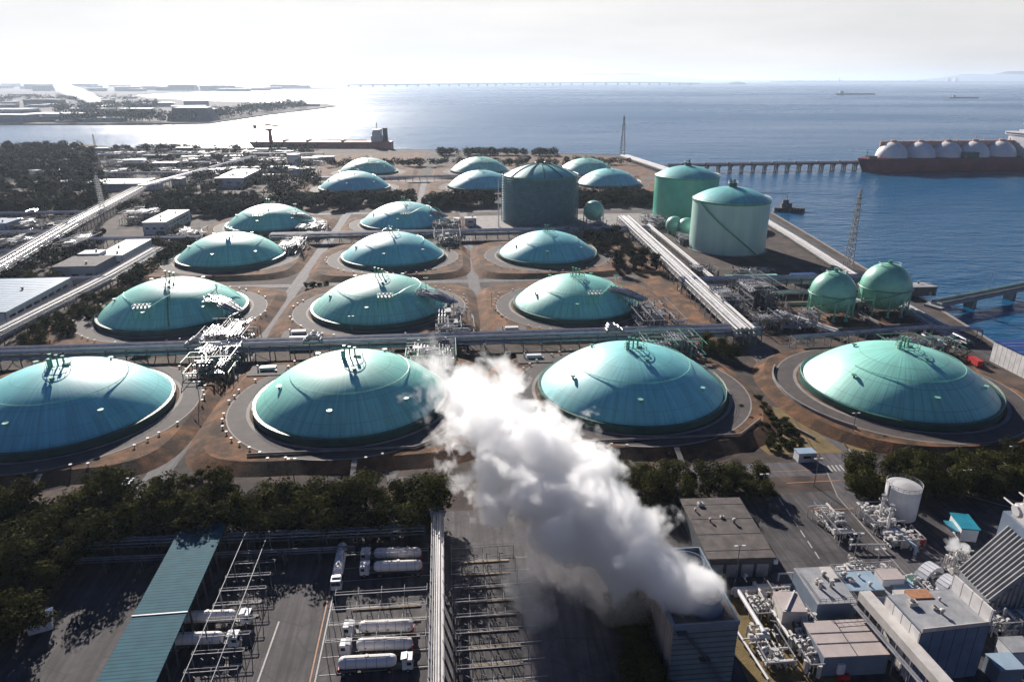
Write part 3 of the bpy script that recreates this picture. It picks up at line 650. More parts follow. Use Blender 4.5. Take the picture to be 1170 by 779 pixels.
# the tank-side manifolds, each joined to the long rack
k = 0
for (u, v, wx, wy, h, lab, green) in [
    (-97, 300, 19, 30, 9, 'tangled pipe manifold at the right side of the stair-roofed dome', 0),
    (-94, 268, 17, 22, 9, 'green-railed pipe manifold behind the leftmost front dome', 1),
    (2, 304, 17, 32, 9, 'tangled pipe manifold right of the middle second-row dome', 0),
    (-8, 268, 20, 20, 8, 'green-railed pipe manifold behind the dome left of the steam', 1),
    (96, 306, 20, 34, 9, 'tangled pipe manifold right of the rightmost second-row dome', 0),
    (92, 268, 24, 20, 9, 'green-railed pipe manifold behind the dome left of the access road', 1),
    (-104, 478, 16, 36, 8, 'pipe manifold right of the leftmost third-row dome', 0),
    (0, 487, 18, 30, 10, 'pipe manifold behind the blue middle third-row dome', 0),
    (-100, 535, 20, 30, 8, 'pipe manifold right of the left fourth-row dome', 0),
    (0, 535, 22, 30, 9, 'pipe manifold right of the pale fourth-row dome', 0),
    (96, 500, 20, 14, 9, 'pipe manifold behind the dome in front of the scaffolded tank', 0),
    (200, 262, 34, 12, 7, 'green-railed pipe manifold behind the rightmost front dome', 1),
    (160, 338, 18, 34, 12, 'tall bright pipe structure in front of the crossing rack', 0),
    (140, 326, 14, 26, 10, 'bright stepped pipe structure beside the double-pipe rack', 0),
    (158, 300, 34, 16, 7, 'dense pipework left of the sphere tanks', 0),
    (205, 321, 16, 10, 6, 'valves between the two sphere tanks', 1),
    (167, 545, 16, 40, 7, 'pipework beside the tall back green tank', 0),
    (113, 530, 20, 12, 8, 'pipework in front of the small green sphere', 0),
    (-252, 500, 14, 40, 8, 'pipework strip between the broad left rack and the white shed', 0),
    (-250, 610, 26, 40, 9, 'pipework before the tree belt beside the broad left rack', 0),
    (-186, 520, 18, 30, 8, 'pipework beside the cross rack left of the fourth-row domes', 0),
    (-262, 440, 10, 50, 7, 'long low pipework along the inner side of the broad left rack', 0),
    (152, 396, 14, 16, 5, 'low pipework in front of the pale green tank, near the diagonal rack', 0),
    (181, 392, 24, 8, 4, 'low pipework in front of the pale green tank, in the middle', 0),
    (228, 384, 12, 10, 4, 'low pipework between the mast and the pale green tank', 0),
    (228, 348, 12, 8, 5, 'pipework beside the grey quay canopy', 0),
    (170, 480, 12, 20, 6, 'pipework left of the pale green tank wall', 0)]:
    k += 1
    unit(lab, u, v, wx, wy, h, k*13, fmt='green' if green else 'steel', npp=130, nv=4, group='pipe manifolds among the tanks')
# bridges carrying pipes from manifold decks onto the domes
for (u, v, du, dv, lab) in [(-97, 318, -14, 10, 'the stair-roofed dome'), (2, 322, -15, 8, 'the middle second-row dome'), (94, 318, -14, 8, 'the rightmost second-row dome'), (-104, 548, -14, 6, 'the left fourth-row dome'), (-1, 547, -14, 6, 'the pale fourth-row dome')]:
    t = thing('pipe_bridge', 'steel deck carrying valves out over ' + lab, 'pipe bridge', (u, v, 0), 0, 'pipe bridges onto the domes')
    dk = MB().beam((0, 0, 9.5), (du, dv, 12.5), 6, .3).box(du, dv, 12.4, 8, 7, .3); dk.build('deck', M['greenlite'], t)
    fr = MB()
    for k in range(6):
        x, y = du*k/5, dv*k/5
        for s in (-2.5, 2.5): fr.beam((x, y+s, 2 if k < 4 else 9), (x, y+s, 12.5+k*.3), .25)
    fr.build('deck_frame', M['steel'], t)
    pp = MB(); rn = random.Random(int(u*3+v))
    for k in range(26):
        x, y = rn.uniform(-3.5, 3.5), rn.uniform(-3.5, 3.5); pp.tube([(x*.6, y*.6, 10), (du*.6+x, dv*.6+y, 12.2+rn.random()), (du+x, dv+y, 12.9+rn.random())], rn.choice((.15, .25, .35)), 6)
        pp.cyl((du+x, dv+y, 12.6), (du+x, dv+y, 13.4+rn.random()*1.2), .3, 8)
    pp.build('pipework', M['pipe'], t)
    MB().beam((du+2, dv+1, 12.5), (du+2, dv+1, 20), .3).box(du+2, dv+1, 19.5, 2.4, .5, .4).build('lamp_mast', M['greenlite'], t)
# left process area
for i in range(15):
    u = -400 + (i % 5)*27 + random.uniform(-3, 3); v = 450 + (i//5)*58 + random.uniform(-5, 5)
    if u > -296 and v < 470: continue
    unit('low process equipment at far left, %s of the area below the wood' % ['front strip', 'middle strip', 'rear strip'][i//5], u, v, 24, 34, 9, 500+i, npp=90, nv=4, name='process_unit', cat='process unit', group='process units left of the broad rack, %s' % ['front', 'middle', 'rear'][i//5], fmt='darksteel')
for i in range(26):
    u = -600 + (i % 9)*52 + random.uniform(-12, 12); v = 900 + (i//9)*110 + random.uniform(-10, 10)
    unit('small far process equipment on the hazy shore plain, %s' % ['nearest strip', 'middle strip', 'strip beside the water'][i//9], u, v, 42, 26, 9, 700+i, npp=46, nv=3, name='process_unit', cat='process unit', group='far shore process units, strip %s' % ['near', 'middle', 'by the water'][i//9])
for (a, b, lab) in [((-560, 880), (-300, 880), 'nearest'), ((-600, 985), (-280, 985), 'middle'), ((-560, 1100), (-180, 1100), 'rear'), ((-540, 1180), (-250, 1180), 'shoreward')]:
    rack(lab + ' pale pipe rack on the far left plain', [a, b], 7, 6, 4, .6, mt='pipe', span=16)

# ------------------------------------------------------------------ buildings
def building(label, u, v, sx, sy, h, wall='white', roof='roofwhite', rz=0, name='building', cat='building', win=3, group=None, par=.0, overh=.35, z=0.0, door=True, band=False, detail=True):
    t = thing(name, label, cat, (u, v, z), rz, group)
    MB().box(0, 0, 0, sx, sy, h).build('wall', M[wall], t)
    MB().box(0, 0, h+.003, sx+overh, sy+overh, .35).build('roof', M[roof], t)
    if band:
        for s in (1,):
            for zz in (h*.3, h*.62):
                for k in range(int(sy/7)): MB().box(s*(sx/2+.03), -sy/2+4+k*7, zz, .12, 5, 1.3).build('window', M['glass'], t)
    for k in range(win):
        MB().box(-sx/2 + sx*(k+.6)/(win+.2), -sy/2-.03, h*.45, sx/(win*2.2), .12, min(1.3, h*.3)).build('window', M['glass'], t)
    if min(sx, sy) > 6 and detail:
        rb = MB()
        for k in range(int(sy/3.2)): rb.box(0, -sy/2+1.6+k*3.2, h+.36, sx, .12, .09)
        rb.build('roof_seam', M[wall if wall != 'white' else 'grey'], t)
        for k in range(max(1, int(sy/16))): MB().cyl((0, 0, 0), (0, 0, 1.1), .5, 10).cyl((0, 0, 1.1), (0, 0, 1.4), .8, 10).build('roof_vent', M['steel'], t).location = (sx*.18*(-1)**k, -sy/2+6+k*16, h+.3)
        MB().beam((-sx/2-.15, -sy/2-.2, h-.15), (sx/2+.15, -sy/2-.2, h-.15), .3).build('gutter', M['darkgrey'], t)
        for s in (-1, 1): MB().beam((s*sx*.48, -sy/2-.12, 0), (s*sx*.48, -sy/2-.12, h-.2), .16).build('downpipe', M['darkgrey'], t)
    if door: MB().box(sx*.35, -sy/2-.04, 0, 1.6, .12, 2.4).build('door', M['grey'], t)
    return t
building('long warehouse with pale blue roof at the left edge', -224, 358, 40, 60, 9, 'white', 'paleblue', name='warehouse', cat='warehouse', band=True)
building('grey building with brown flat roof beside the left pipe rack', -212, 422, 24, 26, 10, 'bluegrey', 'brownroof')
building('white shed behind the brown-roofed grey building', -206, 462, 16, 46, 9, 'white', 'roofwhite', name='shed', cat='shed')
building('small white plant house joined in front of the white shed', -216, 441, 12, 10, 11, 'white', 'roofwhite', name='plant_house')
building('white building with strip windows beside the broad left rack', -219, 573, 17, 54, 9, 'white', 'roofwhite', band=True)
building('distant white hall with blue shade behind the tree belt', -232, 832, 30, 80, 10, 'white', 'roofwhite', name='hall', cat='hall', band=True)
building('low white-roofed building at the edge of the left wood', *G(62, 214), 34, 22, 7, 'white', 'roofwhite', win=0)
building('flat green-roofed building beside the left wood', *G(138, 215), 60, 40, 7, 'cream', 'greenlite', win=0)
building('small block house in the left process area', *G(6, 268), 16, 20, 10, 'paleblue', 'paleblue', win=2)
for i, (x, y, sx, sy, h) in enumerate([(205, 212, 18, 24, 8), (175, 216, 26, 26, 6), (225, 186, 60, 20, 9), (190, 192, 50, 26, 7), (320, 196, 44, 26, 6), (300, 205, 40, 20, 5), (345, 200, 30, 20, 8), (155, 190, 40, 30, 9), (270, 183, 50, 20, 6), (250, 192, 30, 16, 6), (118, 176, 30, 16, 9), (95, 174, 24, 14, 8), (212, 178, 40, 12, 12), (370, 183, 50, 14, 5), (240, 178, 60, 12, 6), (180, 182, 60, 14, 6), (300, 178, 30, 14, 10)]):
    building(['small pale roofed shed among the far left pipework, %s' % s for s in ('just left of the tree belt', 'left of the first far shed', 'long and narrow by the shore', 'broad one left of the shore shed', 'broad one behind the tree belt', 'low one beside the tree belt', 'beside the round white tank', 'at the corner of the left wood', 'below the moored tanker bow', 'between two pale racks', 'next to the shore chimney', 'at the tip of the left wood', 'square one on the waterline', 'low one under the moored tanker', 'low one on the waterline', 'flat one by the wood tip', 'tall one below the tanker crane')][i], *G(x, y), sx*.62, sy*.6, h, random.choice(('white', 'cream', 'grey')), random.choice(('roofwhite', 'roofwhite', 'cream')), name='shed', cat='shed', win=0, door=False, detail=False)
building('small white cabin between the fourth-row dome and scaffolded tank', 19, 560, 9, 8, 6, 'white', 'roofwhite', name='cabin', cat='cabin', win=1)
building('low white store beside the small white cabin', 8, 566, 4, 12, 4, 'white', 'roofwhite', name='store', cat='store', win=1)
building('white building with bright blue roof at the right edge', 231.5, 226, 16, 50, 8.6, 'panelcream', 'blueroof', win=2)
building('tiny guard hut with pale blue roof beside the access road', 107.5, 180.5, 5.5, 3.2, 2.8, 'white', 'paleblue', name='guard_hut', cat='hut', win=1)
building('small flat-roofed hut in the trees below the left front bank', -94, 181, 5, 4, 3, 'grey', 'paleblue', name='hut', cat='hut', win=1)
building('low shed roof in front of the middle of the long rack', -66, 296, 9, 5, 3.2, 'cream', 'roofwhite', name='shed', cat='shed', win=1)
building('white canopy store behind the crossing rack near the tall green tank', 172, 371, 30, 6, 5, 'white', 'greenlite', name='store', cat='store', win=2)
building('blue-roofed canopy behind the crossing rack', 203, 372, 14, 6, 5, 'white', 'blueroof', name='canopy_shed', cat='shed', win=0)
building('grey canopy on the quay above the canal mouth', 251.5, 345, 22, 8, 5, 'darkgrey', 'roofwhite', name='quay_shed', cat='shed', win=0)
for (x, y, lab) in [(-72, 262, 'left of the steam dome'), (34, 265, 'between the two front domes'), (28, 300, 'above the long rack in the middle'), (-68, 304, 'beside the low shed roof')]:
    t = thing('concrete_pad', 'dark pad with a white roofed equipment box, ' + lab, 'equipment pad', (x, y, ZP if y < 275 or y > 296 else 0), 0, 'equipment pads by the long rack')
    MB().box(0, 0, .05, 14, 10, .25).build('slab', M['ringroad'], t); MB().box(0, 1, .31, 6, 2.2, 1.2).build('equipment_box', M['white'], t); MB().cyl((-4, 1, .3), (-4, 1, 2.2), .3).build('vent_pipe', M['white'], t)
# cylinder tanks ---------------------------------------------------
def cyltank(label, u, v, r, h, sag, wallm, roofm, knob=True, scaffold=False, n=72):
    t = thing('cylindrical_tank', label, 'storage tank', (u, v, 0), 0, 'tall cylindrical tanks')
    MB().lathe([(r+1.5, .0), (r+1.5, .5), (r, .5)], n, close=False).build('plinth', M['concrete'], t, True)
    wl = MB().lathe([(r, .3), (r, h*.25), (r, h*.5), (r, h*.75), (r, h), (r-.1, h+.02)], n, close=False).build('wall', wallm, t, True)
    prof = []
    for i in range(17):
        q = (r + .2)*(1 - i/16); prof.append((max(q, .01), h + dome_z(q, r+.2, sag)))
    MB().lathe(prof, n, close=False).build('roof', roofm, t, True)
    MB().lathe([(r+.25, h-1.0), (r+.5, h-1.0), (r+.5, h+.25), (r+.25, h+.25)], n, close=False).ring(0, 0, h+1.2, r+.2, .08, 60, 4).build('rim', M['green'], t)
    if knob and 'twin' not in label:
        MB().cyl((0, 0, h+sag-.5), (0, 0, h+sag+2.5), 2.8, 16).ring(0, 0, h+sag+3.6, 3.2, .12, 20, 4).cyl((1, 0, h+sag+2.5), (1, 0, h+sag+5), .5).build('roof_vent', M['greendark'], t)
    elif knob:
        MB().cyl((0, 0, h+sag-.5), (0, 0, h+sag+2.5), 2.8, 16).ring(0, 0, h+sag+3.6, 3.2, .12, 20, 4).ring(0, 0, h+sag+2.6, 3.2, .2, 20, 4).cyl((1, 0, h+sag+2.5), (1, 0, h+sag+5), .5).cyl((-1.5, .5, h+sag+2.5), (-1.5, .5, h+sag+5.5), .4).build('roof_vent', M['greendark'], t)
        st = MB()
        for k in range(24):
            a = R(200 + k*4); b = R(200 + (k+1)*4); zz = h*(1-k/24.)
            st.beam(((r+1)*math.cos(a), (r+1)*math.sin(a), zz), ((r+1)*math.cos(b), (r+1)*math.sin(b), h*(1-(k+1)/24.)), .25, .9)
        st.build('spiral_stair', M['green'], t)
    return t
M['cylpale'] = mat('pale_green_tank_wall', (.36, .56, .49), .5, scale=.05, col2=(.46, .66, .58), stretch=(3, 3, .3), coat=.1)
M['cylroof'] = domemat('tall_tank_roof_paint', (.14, .52, .50), .1)
cyltank('tall pale green cylindrical tank nearest the water, in front of its darker twin', 193, 463, 25.5, 34, 8, M['cylpale'], M['cylroof'])
cyltank('tall mid-green cylindrical tank behind the pale green one', 203, 585, 26.5, 34, 8, M['greendeep'], M['cylroof'])
t = cyltank('tall cylindrical tank wrapped in scaffolding with a ribbed pale dome roof', 77, 577, 29, 37, 9, M['netting'], M['cylroof'], knob=False)
sf = MB()
for k in range(60):
    a = 2*PI*k/60
    for rr in (30.3, 31.6): sf.beam((rr*math.cos(a), rr*math.sin(a), 0), (rr*math.cos(a), rr*math.sin(a), 38), .2)
sf.build('scaffold_upright', M['tealsteel'], t)
sf = MB()
for j in range(19): sf.ring(0, 0, 2*j+1.6, 31, .3, 60, 4)
sf.build('scaffold_deck', M['tealsteel'], t)
rb = MB()
for k in range(12):
    a = 2*PI*k/12; pr = None
    for i in range(9):
        q = 29*(1-i/8.6); p = (q*math.cos(a), q*math.sin(a), 37.4+dome_z(q, 29.2, 9))
        if pr: rb.beam(pr, p, .5, .5)
        pr = p
rb.ring(0, 0, 46.8, 4, .4, 20, 4).build('roof_scaffold', M['greendark'], t)
# spheres
def legsphere(label, u, v, r, zc):
    t = thing('sphere_tank', label, 'sphere tank', (u, v, 0), 0, 'green sphere tanks on legs')
    MB().sphere(0, 0, zc, r, 40, 24).build('shell', M['greenlite'], t, True)
    MB().ring(0, 0, zc, r+.5, .25, 40, 5).ring(0, 0, zc+r*.93, r*.42, .15, 24, 4).ring(0, 0, zc+r*.93+1, r*.42, .1, 24, 4).cyl((0, 0, zc+r-.3), (0, 0, zc+r+1.6), 1.0, 10).build('equator_walkway', M['green'], t)
    for k in range(10):
        a = 2*PI*k/10; x, y = r*.97*math.cos(a), r*.97*math.sin(a)
        l = MB().cyl((x, y, 0), (x, y, zc+1), .45, 8).cyl((x, y, 0), (x, y, 1.0), .9, 10).build('leg', M['greenlite'], t, True)
    br = MB()
    for k in range(10):
        a, b = 2*PI*k/10, 2*PI*(k+1)/10; A, B = (r*.97*math.cos(a), r*.97*math.sin(a)), (r*.97*math.cos(b), r*.97*math.sin(b))
        br.beam((*A, 1.2), (*B, zc-1.5), .15).beam((*B, 1.2), (*A, zc-1.5), .15)
    br.build('bracing', M['green'], t)
    st = MB()
    for k in range(20):
        a, b = R(150+k*6), R(150+(k+1)*6); st.beam(((r+1.1)*math.cos(a), (r+1.1)*math.sin(a), zc*1.0-(20-k)*.5), ((r+1.1)*math.cos(b), (r+1.1)*math.sin(b), zc-(19-k)*.5), .8, .2)
    st.build('spiral_stair', M['green'], t)
legsphere('round green sphere tank on legs, the left of the pair', 187.5, 314, 10.6, 12)
legsphere('round green sphere tank on legs, the right of the pair, nearer the sea', 217.5, 318.5, 11.8, 13)
t = thing('sphere_tank', 'small plain green sphere tank right of the scaffolded tank', 'sphere tank', (119, 560, 0))
MB().sphere(0, 0, 10, 8.2, 32, 20).build('shell', M['greenlite'], t, True)
for k in range(6): a = 2*PI*k/6; MB().cyl((8*math.cos(a), 8*math.sin(a), 0), (8*math.cos(a), 8*math.sin(a), 10), .4, 8).build('leg', M['green'], t)
for (u, v, r, lab) in ((178, 505, 6.5, 'front'), (171, 512, 6.5, 'rear')):
    t = thing('bullet_tank', 'short round green vessel by the pale green tank, the %s one of two' % lab, 'vessel', (u, v, 0), 0, 'short green vessels')
    MB().sphere(0, 0, 7, r, 24, 14).build('shell', M['greenlite'], t, True); MB().cyl((0, 0, 0), (0, 0, 4), 4.5, 16).build('skirt', M['green'], t)
# dikes around the spheres
for (x0, x1, y0, y1, lab) in [(172, 201, 292, 332, 'left'), (203.5, 233, 294, 336, 'right')]:
    d = MB(); 
    for (a, b) in (((x0, y0), (x1, y0)), ((x1, y0), (x1, y1)), ((x1, y1), (x0, y1)), ((x0, y1), (x0, y0))): d.beam((*a, .8), (*b, .8), .5, 1.6)
    tag(d.build('containment_wall', M['concrete']), 'low concrete wall boxed around the %s sphere tank' % lab, 'wall', 'containment walls')
# small cylindrical tank in front
def smalltank(label, u, v, r, h, m='tankwhite', n=40):
    t = thing('upright_tank', label, 'tank', (u, v, 0))
    MB().cyl((0, 0, 0), (0, 0, h), r, n).build('shell', M[m], t, True)
    MB().lathe([(r-.05, h+.01), (r*.5, h+.5), (.05, h+.7)], n, close=False).build('roof', M['roofwhite'], t, True)
    hr = MB().ring(0, 0, h+1.1, r+.05, .06, 40, 4).ring(0, 0, h+.6, r+.05, .05, 40, 4)
    for k in range(20): a = 2*PI*k/20; hr.beam((r*math.cos(a), r*math.sin(a), h), (r*math.cos(a), r*math.sin(a), h+1.1), .06)
    hr.build('handrail', M['steel'], t)
    MB().beam((-r-.5, -1, 0), (-r-.5, -1, h+1), .5, .3).build('ladder', M['steel'], t)
    return t
smalltank('upright white tank with railed roof behind the power plant', 118.9, 150.5, 4.3, 8.8, 'white')
smalltank('round white tank on the far left plain near the moored tanker', *G(337, 190), 9, 16)
for k, (x, y) in enumerate(((1012, 612), (1003, 600))):
    t = thing('slim_column', 'slim pale column beside the upright white tank' if k == 0 else 'second slim column left of the upright white tank', 'column', (*G(x, y), 0))
    MB().cyl((0, 0, 0), (0, 0, 9), .35).build('shaft', M['tankwhite'], t); MB().ring(0, 0, 8, 1, .1, 12, 4).cyl((0, 0, 9), (0, 0, 9.4), .6).build('top_ring', M['steel'], t)
# masts -----------------------------------------------------------
def mast(label, u, v, h, b, t_, m='steel', antennas=0, name='lattice_mast', cat='mast'):
    t = thing(name, label, cat, (u, v, 0)); fr = MB(); n = int(h/ (b*1.1)) + 1
    cs = [(-1, -1), (1, -1), (1, 1), (-1, 1)]
    def P_(k, c): q = (b + (t_-b)*k/n)/2; return (c[0]*q, c[1]*q, h*k/n)
    wd = max(.12, b*.05)
    for k in range(n):
        for i in range(4):
            fr.beam(P_(k, cs[i]), P_(k+1, cs[i]), wd*1.6); fr.beam(P_(k, cs[i]), P_(k+1, cs[(i+1) % 4]), wd); fr.beam(P_(k+1, cs[i]), P_(k+1, cs[(i+1) % 4]), wd)
    fr.build('lattice', M[m], t)
    if antennas:
        pl = MB()
        for k in range(antennas):
            zz = h*(.25 + .72*k/antennas); pl.box(0, 0, zz, b*1.5, .5, .35).box(0, 0, zz+.3, .5, b*1.3, .3)
        pl.build('crossarm', M[m], t)
    MB().beam((0, 0, h), (0, 0, h*1.07), .2).build('aerial', M[m], t)
    return t
mast('tall red and white lattice mast on the quay beyond the sphere tanks', 247, 402, 48, 4.2, 1.0, 'grey', 10)
mast('far dark lattice mast standing by the shore', 271, 1083, 58, 7, 1.5, 'darksteel')
mast('pale lattice mast with crossarms in front of the left wood', -284, 612, 36, 3.4, 1.6, 'pipewhite', 14)
mast('slender white pole mast left of the scaffolded tank', 41, 552, 36, .9, .5, 'white')
mast('short mast with red top on the far left shore', *G(110, 174), 28, 3.5, 1, 'cream', 3)
def lamp_post(label, u, v, h=9, rz=0.0, group='yard lamp posts', z=0):
    t = thing('lamp_post', label, 'lamp post', (u, v, z), rz, group)
    MB().cyl((0, 0, 0), (0, 0, h), .16, 6, .1).beam((-.8, 0, h), (.8, 0, h), .12).build('pole', M['steel'], t)
    for s in (-1, 1): MB().box(s*.9, 0, h-.12, .8, .4, .2).build('lamp_head', M['white'], t)
for (x, y, lab, h) in [(974, 645, 'where the yard road meets the turbine houses', 9), (840, 664, 'beside the dark flat-roofed building', 10), (337, 555, 'below the dome left of the steam', 9), (1000, 655, 'behind the grey turbine house', 7), (870, 566, 'at the corner of the barrier road', 7), (403, 385, 'right of the second-row middle dome apex', 10), (229, 462, 'by the left access road', 9), (562, 356, 'between the second-row domes', 10), (1098, 565, 'beside the far right road bend', 8), (930, 555, 'beside the zebra crossing trees', 9), (1150, 540, 'at the right edge road', 9), (250, 360, 'by the left manifold', 9), (680, 470, 'behind the steam plume', 3), (973, 500, 'on the bank of the rightmost front dome', 9)]:
    lamp_post('thin twin-headed lamp post ' + lab, *G(x, y), h)
# ------------------------------------------------------------------ trees
def tree_template(seed, h=9.5, rad=4.6, nleaf=2600, ls=.62, m='leaf'):
    rn = random.Random(seed); tk = MB()
    pts = [(0, 0, -.3)]; x = y = 0
    for k in range(1, 5): x += rn.uniform(-.3, .3); y += rn.uniform(-.3, .3); pts.append((x, y, h*.16*k))
    for i in range(4): tk.cyl(pts[i], pts[i+1], .32-.06*i, 7, .32-.06*(i+1))
    lob = []
    for k in range(14):
        a = rn.uniform(0, 2*PI); rr = rad*rn.uniform(.15, .68); zz = h*rn.uniform(.26, .84); rl = rad*rn.uniform(.34, .56)
        c = (rr*math.cos(a), rr*math.sin(a), zz); lob.append((c, rl)); tk.cyl(pts[2 + (k % 3)], c, .13, 5, .05)
    lf = MB()
    for i in range(nleaf):
        c, rl = rn.choice(lob); d = Vector((rn.gauss(0, 1), rn.gauss(0, 1), rn.gauss(0, 1))).normalized(); q = rl * (rn.random()**.33) * (1 if rn.random() > .1 else 1.25)
        p = Vector(c) + Vector((d.x*q, d.y*q, d.z*q*.75)); nn = (d + Vector((rn.gauss(0, .5), rn.gauss(0, .5), rn.gauss(.3, .5)))).normalized()
        a = nn.cross(Vector((0, 0, 1)) if abs(nn.z) < .9 else Vector((1, 0, 0))).normalized(); b = nn.cross(a); s = ls * rn.uniform(.5, 1.3); w_ = s * rn.uniform(.4, .8)
        lf.quad(p - a*s*.5, p - b*w_*.5, p + a*s*.5, p + b*w_*.5)
    return tk, lf
TPL = []
for sd_ in range(5):
    tk, lf = tree_template(40+sd_, h=8.5+sd_*.7, rad=4.0+(sd_*7 % 5)*.35)
    t = thing('tree', 'x', 'tree', (0, 0, 0)); a = tk.build('trunk', M['trunk'], t); b = lf.build('crown', M['leaf'], t); TPL.append([t, False])
TPF = []
for sd_ in range(4):
    tk, lf = tree_template(80+sd_, nleaf=900, ls=1.1)
    t = thing('tree', 'x', 'tree', (0, 0, 0)); tk.build('trunk', M['trunk'], t); lf.build('crown', M['leafdark'], t); TPF.append([t, False])
def plant(u, v, s, label, group, far=False, z=0, sz=None):
    if 'shrub' in label: return bush(u, v, s, label, group)
    T = random.choice(TPF if far else TPL); rz = random.uniform(0, 6.28); scl = (s, s, s*(sz or random.uniform(.85, 1.15)))
    if not T[1]: o = T[0]; T[1] = True; KIDS[o] = list(o.children); o.location = (u, v, z); o.rotation_euler.z = rz; o.scale = scl; o['label'] = label; o['group'] = group
    else: o = dup(T[0], (u, v, z), rz, label, group, scale=scl)
    return o
SH = []
def bush(u, v, s, label, group):
    if not SH:
        t = thing('shrub', label, 'shrub', (u, v, 0), 0, group); tk, lf = tree_template(99, nleaf=700, ls=1.3); tk.build('stem', M['trunk'], t); lf.build('foliage', M['leaf'], t)
        t.scale = (s, s, s*.8); SH.append(t); KIDS[t] = list(t.children); return t
    return dup(SH[0], (u, v, 0), random.uniform(0, 6.28), label, group, scale=(s, s, s*.8))
def belt(x0, x1, y0, y1, n, s, label, group, far=False, cut=None):
    k = 0; g = 0; pos = []
    while k < n and g < n*60:
        g += 1; u, v = random.uniform(x0, x1), random.uniform(y0, y1)
        if cut and cut(u, v): continue
        if any((u-a)**2 + (v-b)**2 < (5.0*s)**2*.5 for a, b in pos): continue
        pos.append((u, v)); plant(u, v, s*random.uniform(.75, 1.2), label, group, far); k += 1
belt(-165, -4, 153, 167, 78, 1.22, 'dark evergreen tree in the belt between the front domes and the truck yard', 'trees in the belt above the truck yard', cut=lambda u, v: abs(u+88) < 0 )
belt(-190, -92, 112, 158, 48, 1.15, 'bushy evergreen tree in the dark grove at the lower left edge', 'trees in the lower left grove', cut=lambda u, v: u > -75 - (158-v)*.55 or (u > -105 and v < 140))
belt(-112, -90, 96, 150, 22, 1.0, 'evergreen tree at the right fringe of the lower left grove', 'trees at the grove fringe', cut=lambda u, v: u > -84.5 - (156-v)*.2)
belt(36, 88, 160, 171, 26, .9, 'evergreen tree in the hedge line right of the steam', 'trees right of the steam')
belt(112, 158, 155.5, 169, 34, .9, 'dense evergreen tree behind the upright white tank', 'trees behind the upright white tank')
belt(160, 190, 148, 168, 22, .95, 'dense evergreen tree in the clump at the right edge', 'trees at the right edge')
belt(28, 38, 94, 142, 30, .72, 'small evergreen in the strip left of the cooling tower', 'trees left of the cooling tower', cut=lambda u, v: u < 29.5 + (v-94)*.11 + 2)
belt(10, 24, 160, 180, 4, .7, 'evergreen tree showing through the thin steam', 'trees in the steam')
belt(-190, -168, 298, 380, 26, .75, 'tree in the dark clump below the left pipe rack', 'trees below the left pipe rack')
belt(-183, -174, 330, 420, 12, .5, 'shrubby tree beside the left pipe rack', 'shrubs beside the left pipe rack')
belt(-80, -66, 383, 393, 5, .5, 'bushy shrub at the left crossroads between domes', 'shrubs at the left crossroads')
belt(104, 118, 256, 275, 5, .9, 'round tree beside the green-railed manifold and the access road', 'trees by the access road')
belt(99, 128, 400, 500, 24, 1.0, 'dark tree in the clump left of the diagonal rack', 'trees left of the diagonal rack', True)
belt(-232, -212, 398, 412, 4, .9, 'tree behind the pale blue-roofed warehouse', 'trees behind the warehouse')
for (n_, a, b, c, d, s, l) in [(50, 99, 113, 185, 224, .32, 'low shrub on the grass beside the access road'), (34, 131, 210, 186, 191, .3, 'clipped low shrub in the row below the rightmost front dome'), (16, -110, -60, 180, 188, .35, 'low shrub on the bank foot by the left road')]:
    belt(a, b, c, d, n_, s, l, l.split(' ', 1)[1] + ' group')
# woods read as one mass
def wood(name, label, regions, s=1.0, m='leafdark', n_leaf=70, seed=5, spacing=9):
    rn = random.Random(seed); mb = MB()
    for (pts, n) in regions:
        xs, ys = [p[0] for p in pts], [p[1] for p in pts]; c = 0
        while c < n:
            u, v = rn.uniform(min(xs), max(xs)), rn.uniform(min(ys), max(ys)); ins = False; j = len(pts)-1
            for i in range(len(pts)):
                if (pts[i][1] > v) != (pts[j][1] > v) and u < (pts[j][0]-pts[i][0])*(v-pts[i][1])/(pts[j][1]-pts[i][1])+pts[i][0]: ins = not ins
                j = i
            if not ins: continue
            c += 1; r = s*rn.uniform(4, 7); h = s*rn.uniform(6, 11)
            for k in range(n_leaf):
                d = Vector((rn.gauss(0, 1), rn.gauss(0, 1), rn.gauss(0, 1))).normalized(); q = r*rn.uniform(.65, 1.1)
                p = Vector((u + d.x*q, v + d.y*q, h + d.z*q*.75 - r*.3)); 
                if p.z < .5: p.z = .5 + rn.random()
                nn = (d + Vector((rn.gauss(0, .4), rn.gauss(0, .4), rn.gauss(.2, .4)))).normalized(); a = nn.cross(Vector((.3, .2, 1))).normalized(); b = nn.cross(a); z_ = s*rn.uniform(1.4, 3.0)
                mb.quad(p-a*z_*.5, p-b*z_*.4, p+a*z_*.5, p+b*z_*.4)
    o = mb.build(name, M[m]); return tag(o, label, 'woodland', None, 'stuff')
wood('woodland', 'broad dark evergreen wood filling the left shore behind the pipe racks', [([(-1000, 1285), (-560, 1240), (-300, 640), (-400, 625), (-1000, 640)], 1050)], s=1.3, n_leaf=120)
def RC(x0, x1, y0, y1): return [(x0, y0), (x1, y0), (x1, y1), (x0, y1)]
wood('belt_woodland', 'dark tree belt crossing behind the fourth row of domes and the scaffolded tank', [(RC(-262, -128, 618, 690), 150), (RC(-128, -30, 640, 690), 90), (RC(-18, 46, 640, 672), 60), (RC(112, 192, 638, 680), 90)], s=.95, n_leaf=150, m='leafdark', seed=9)
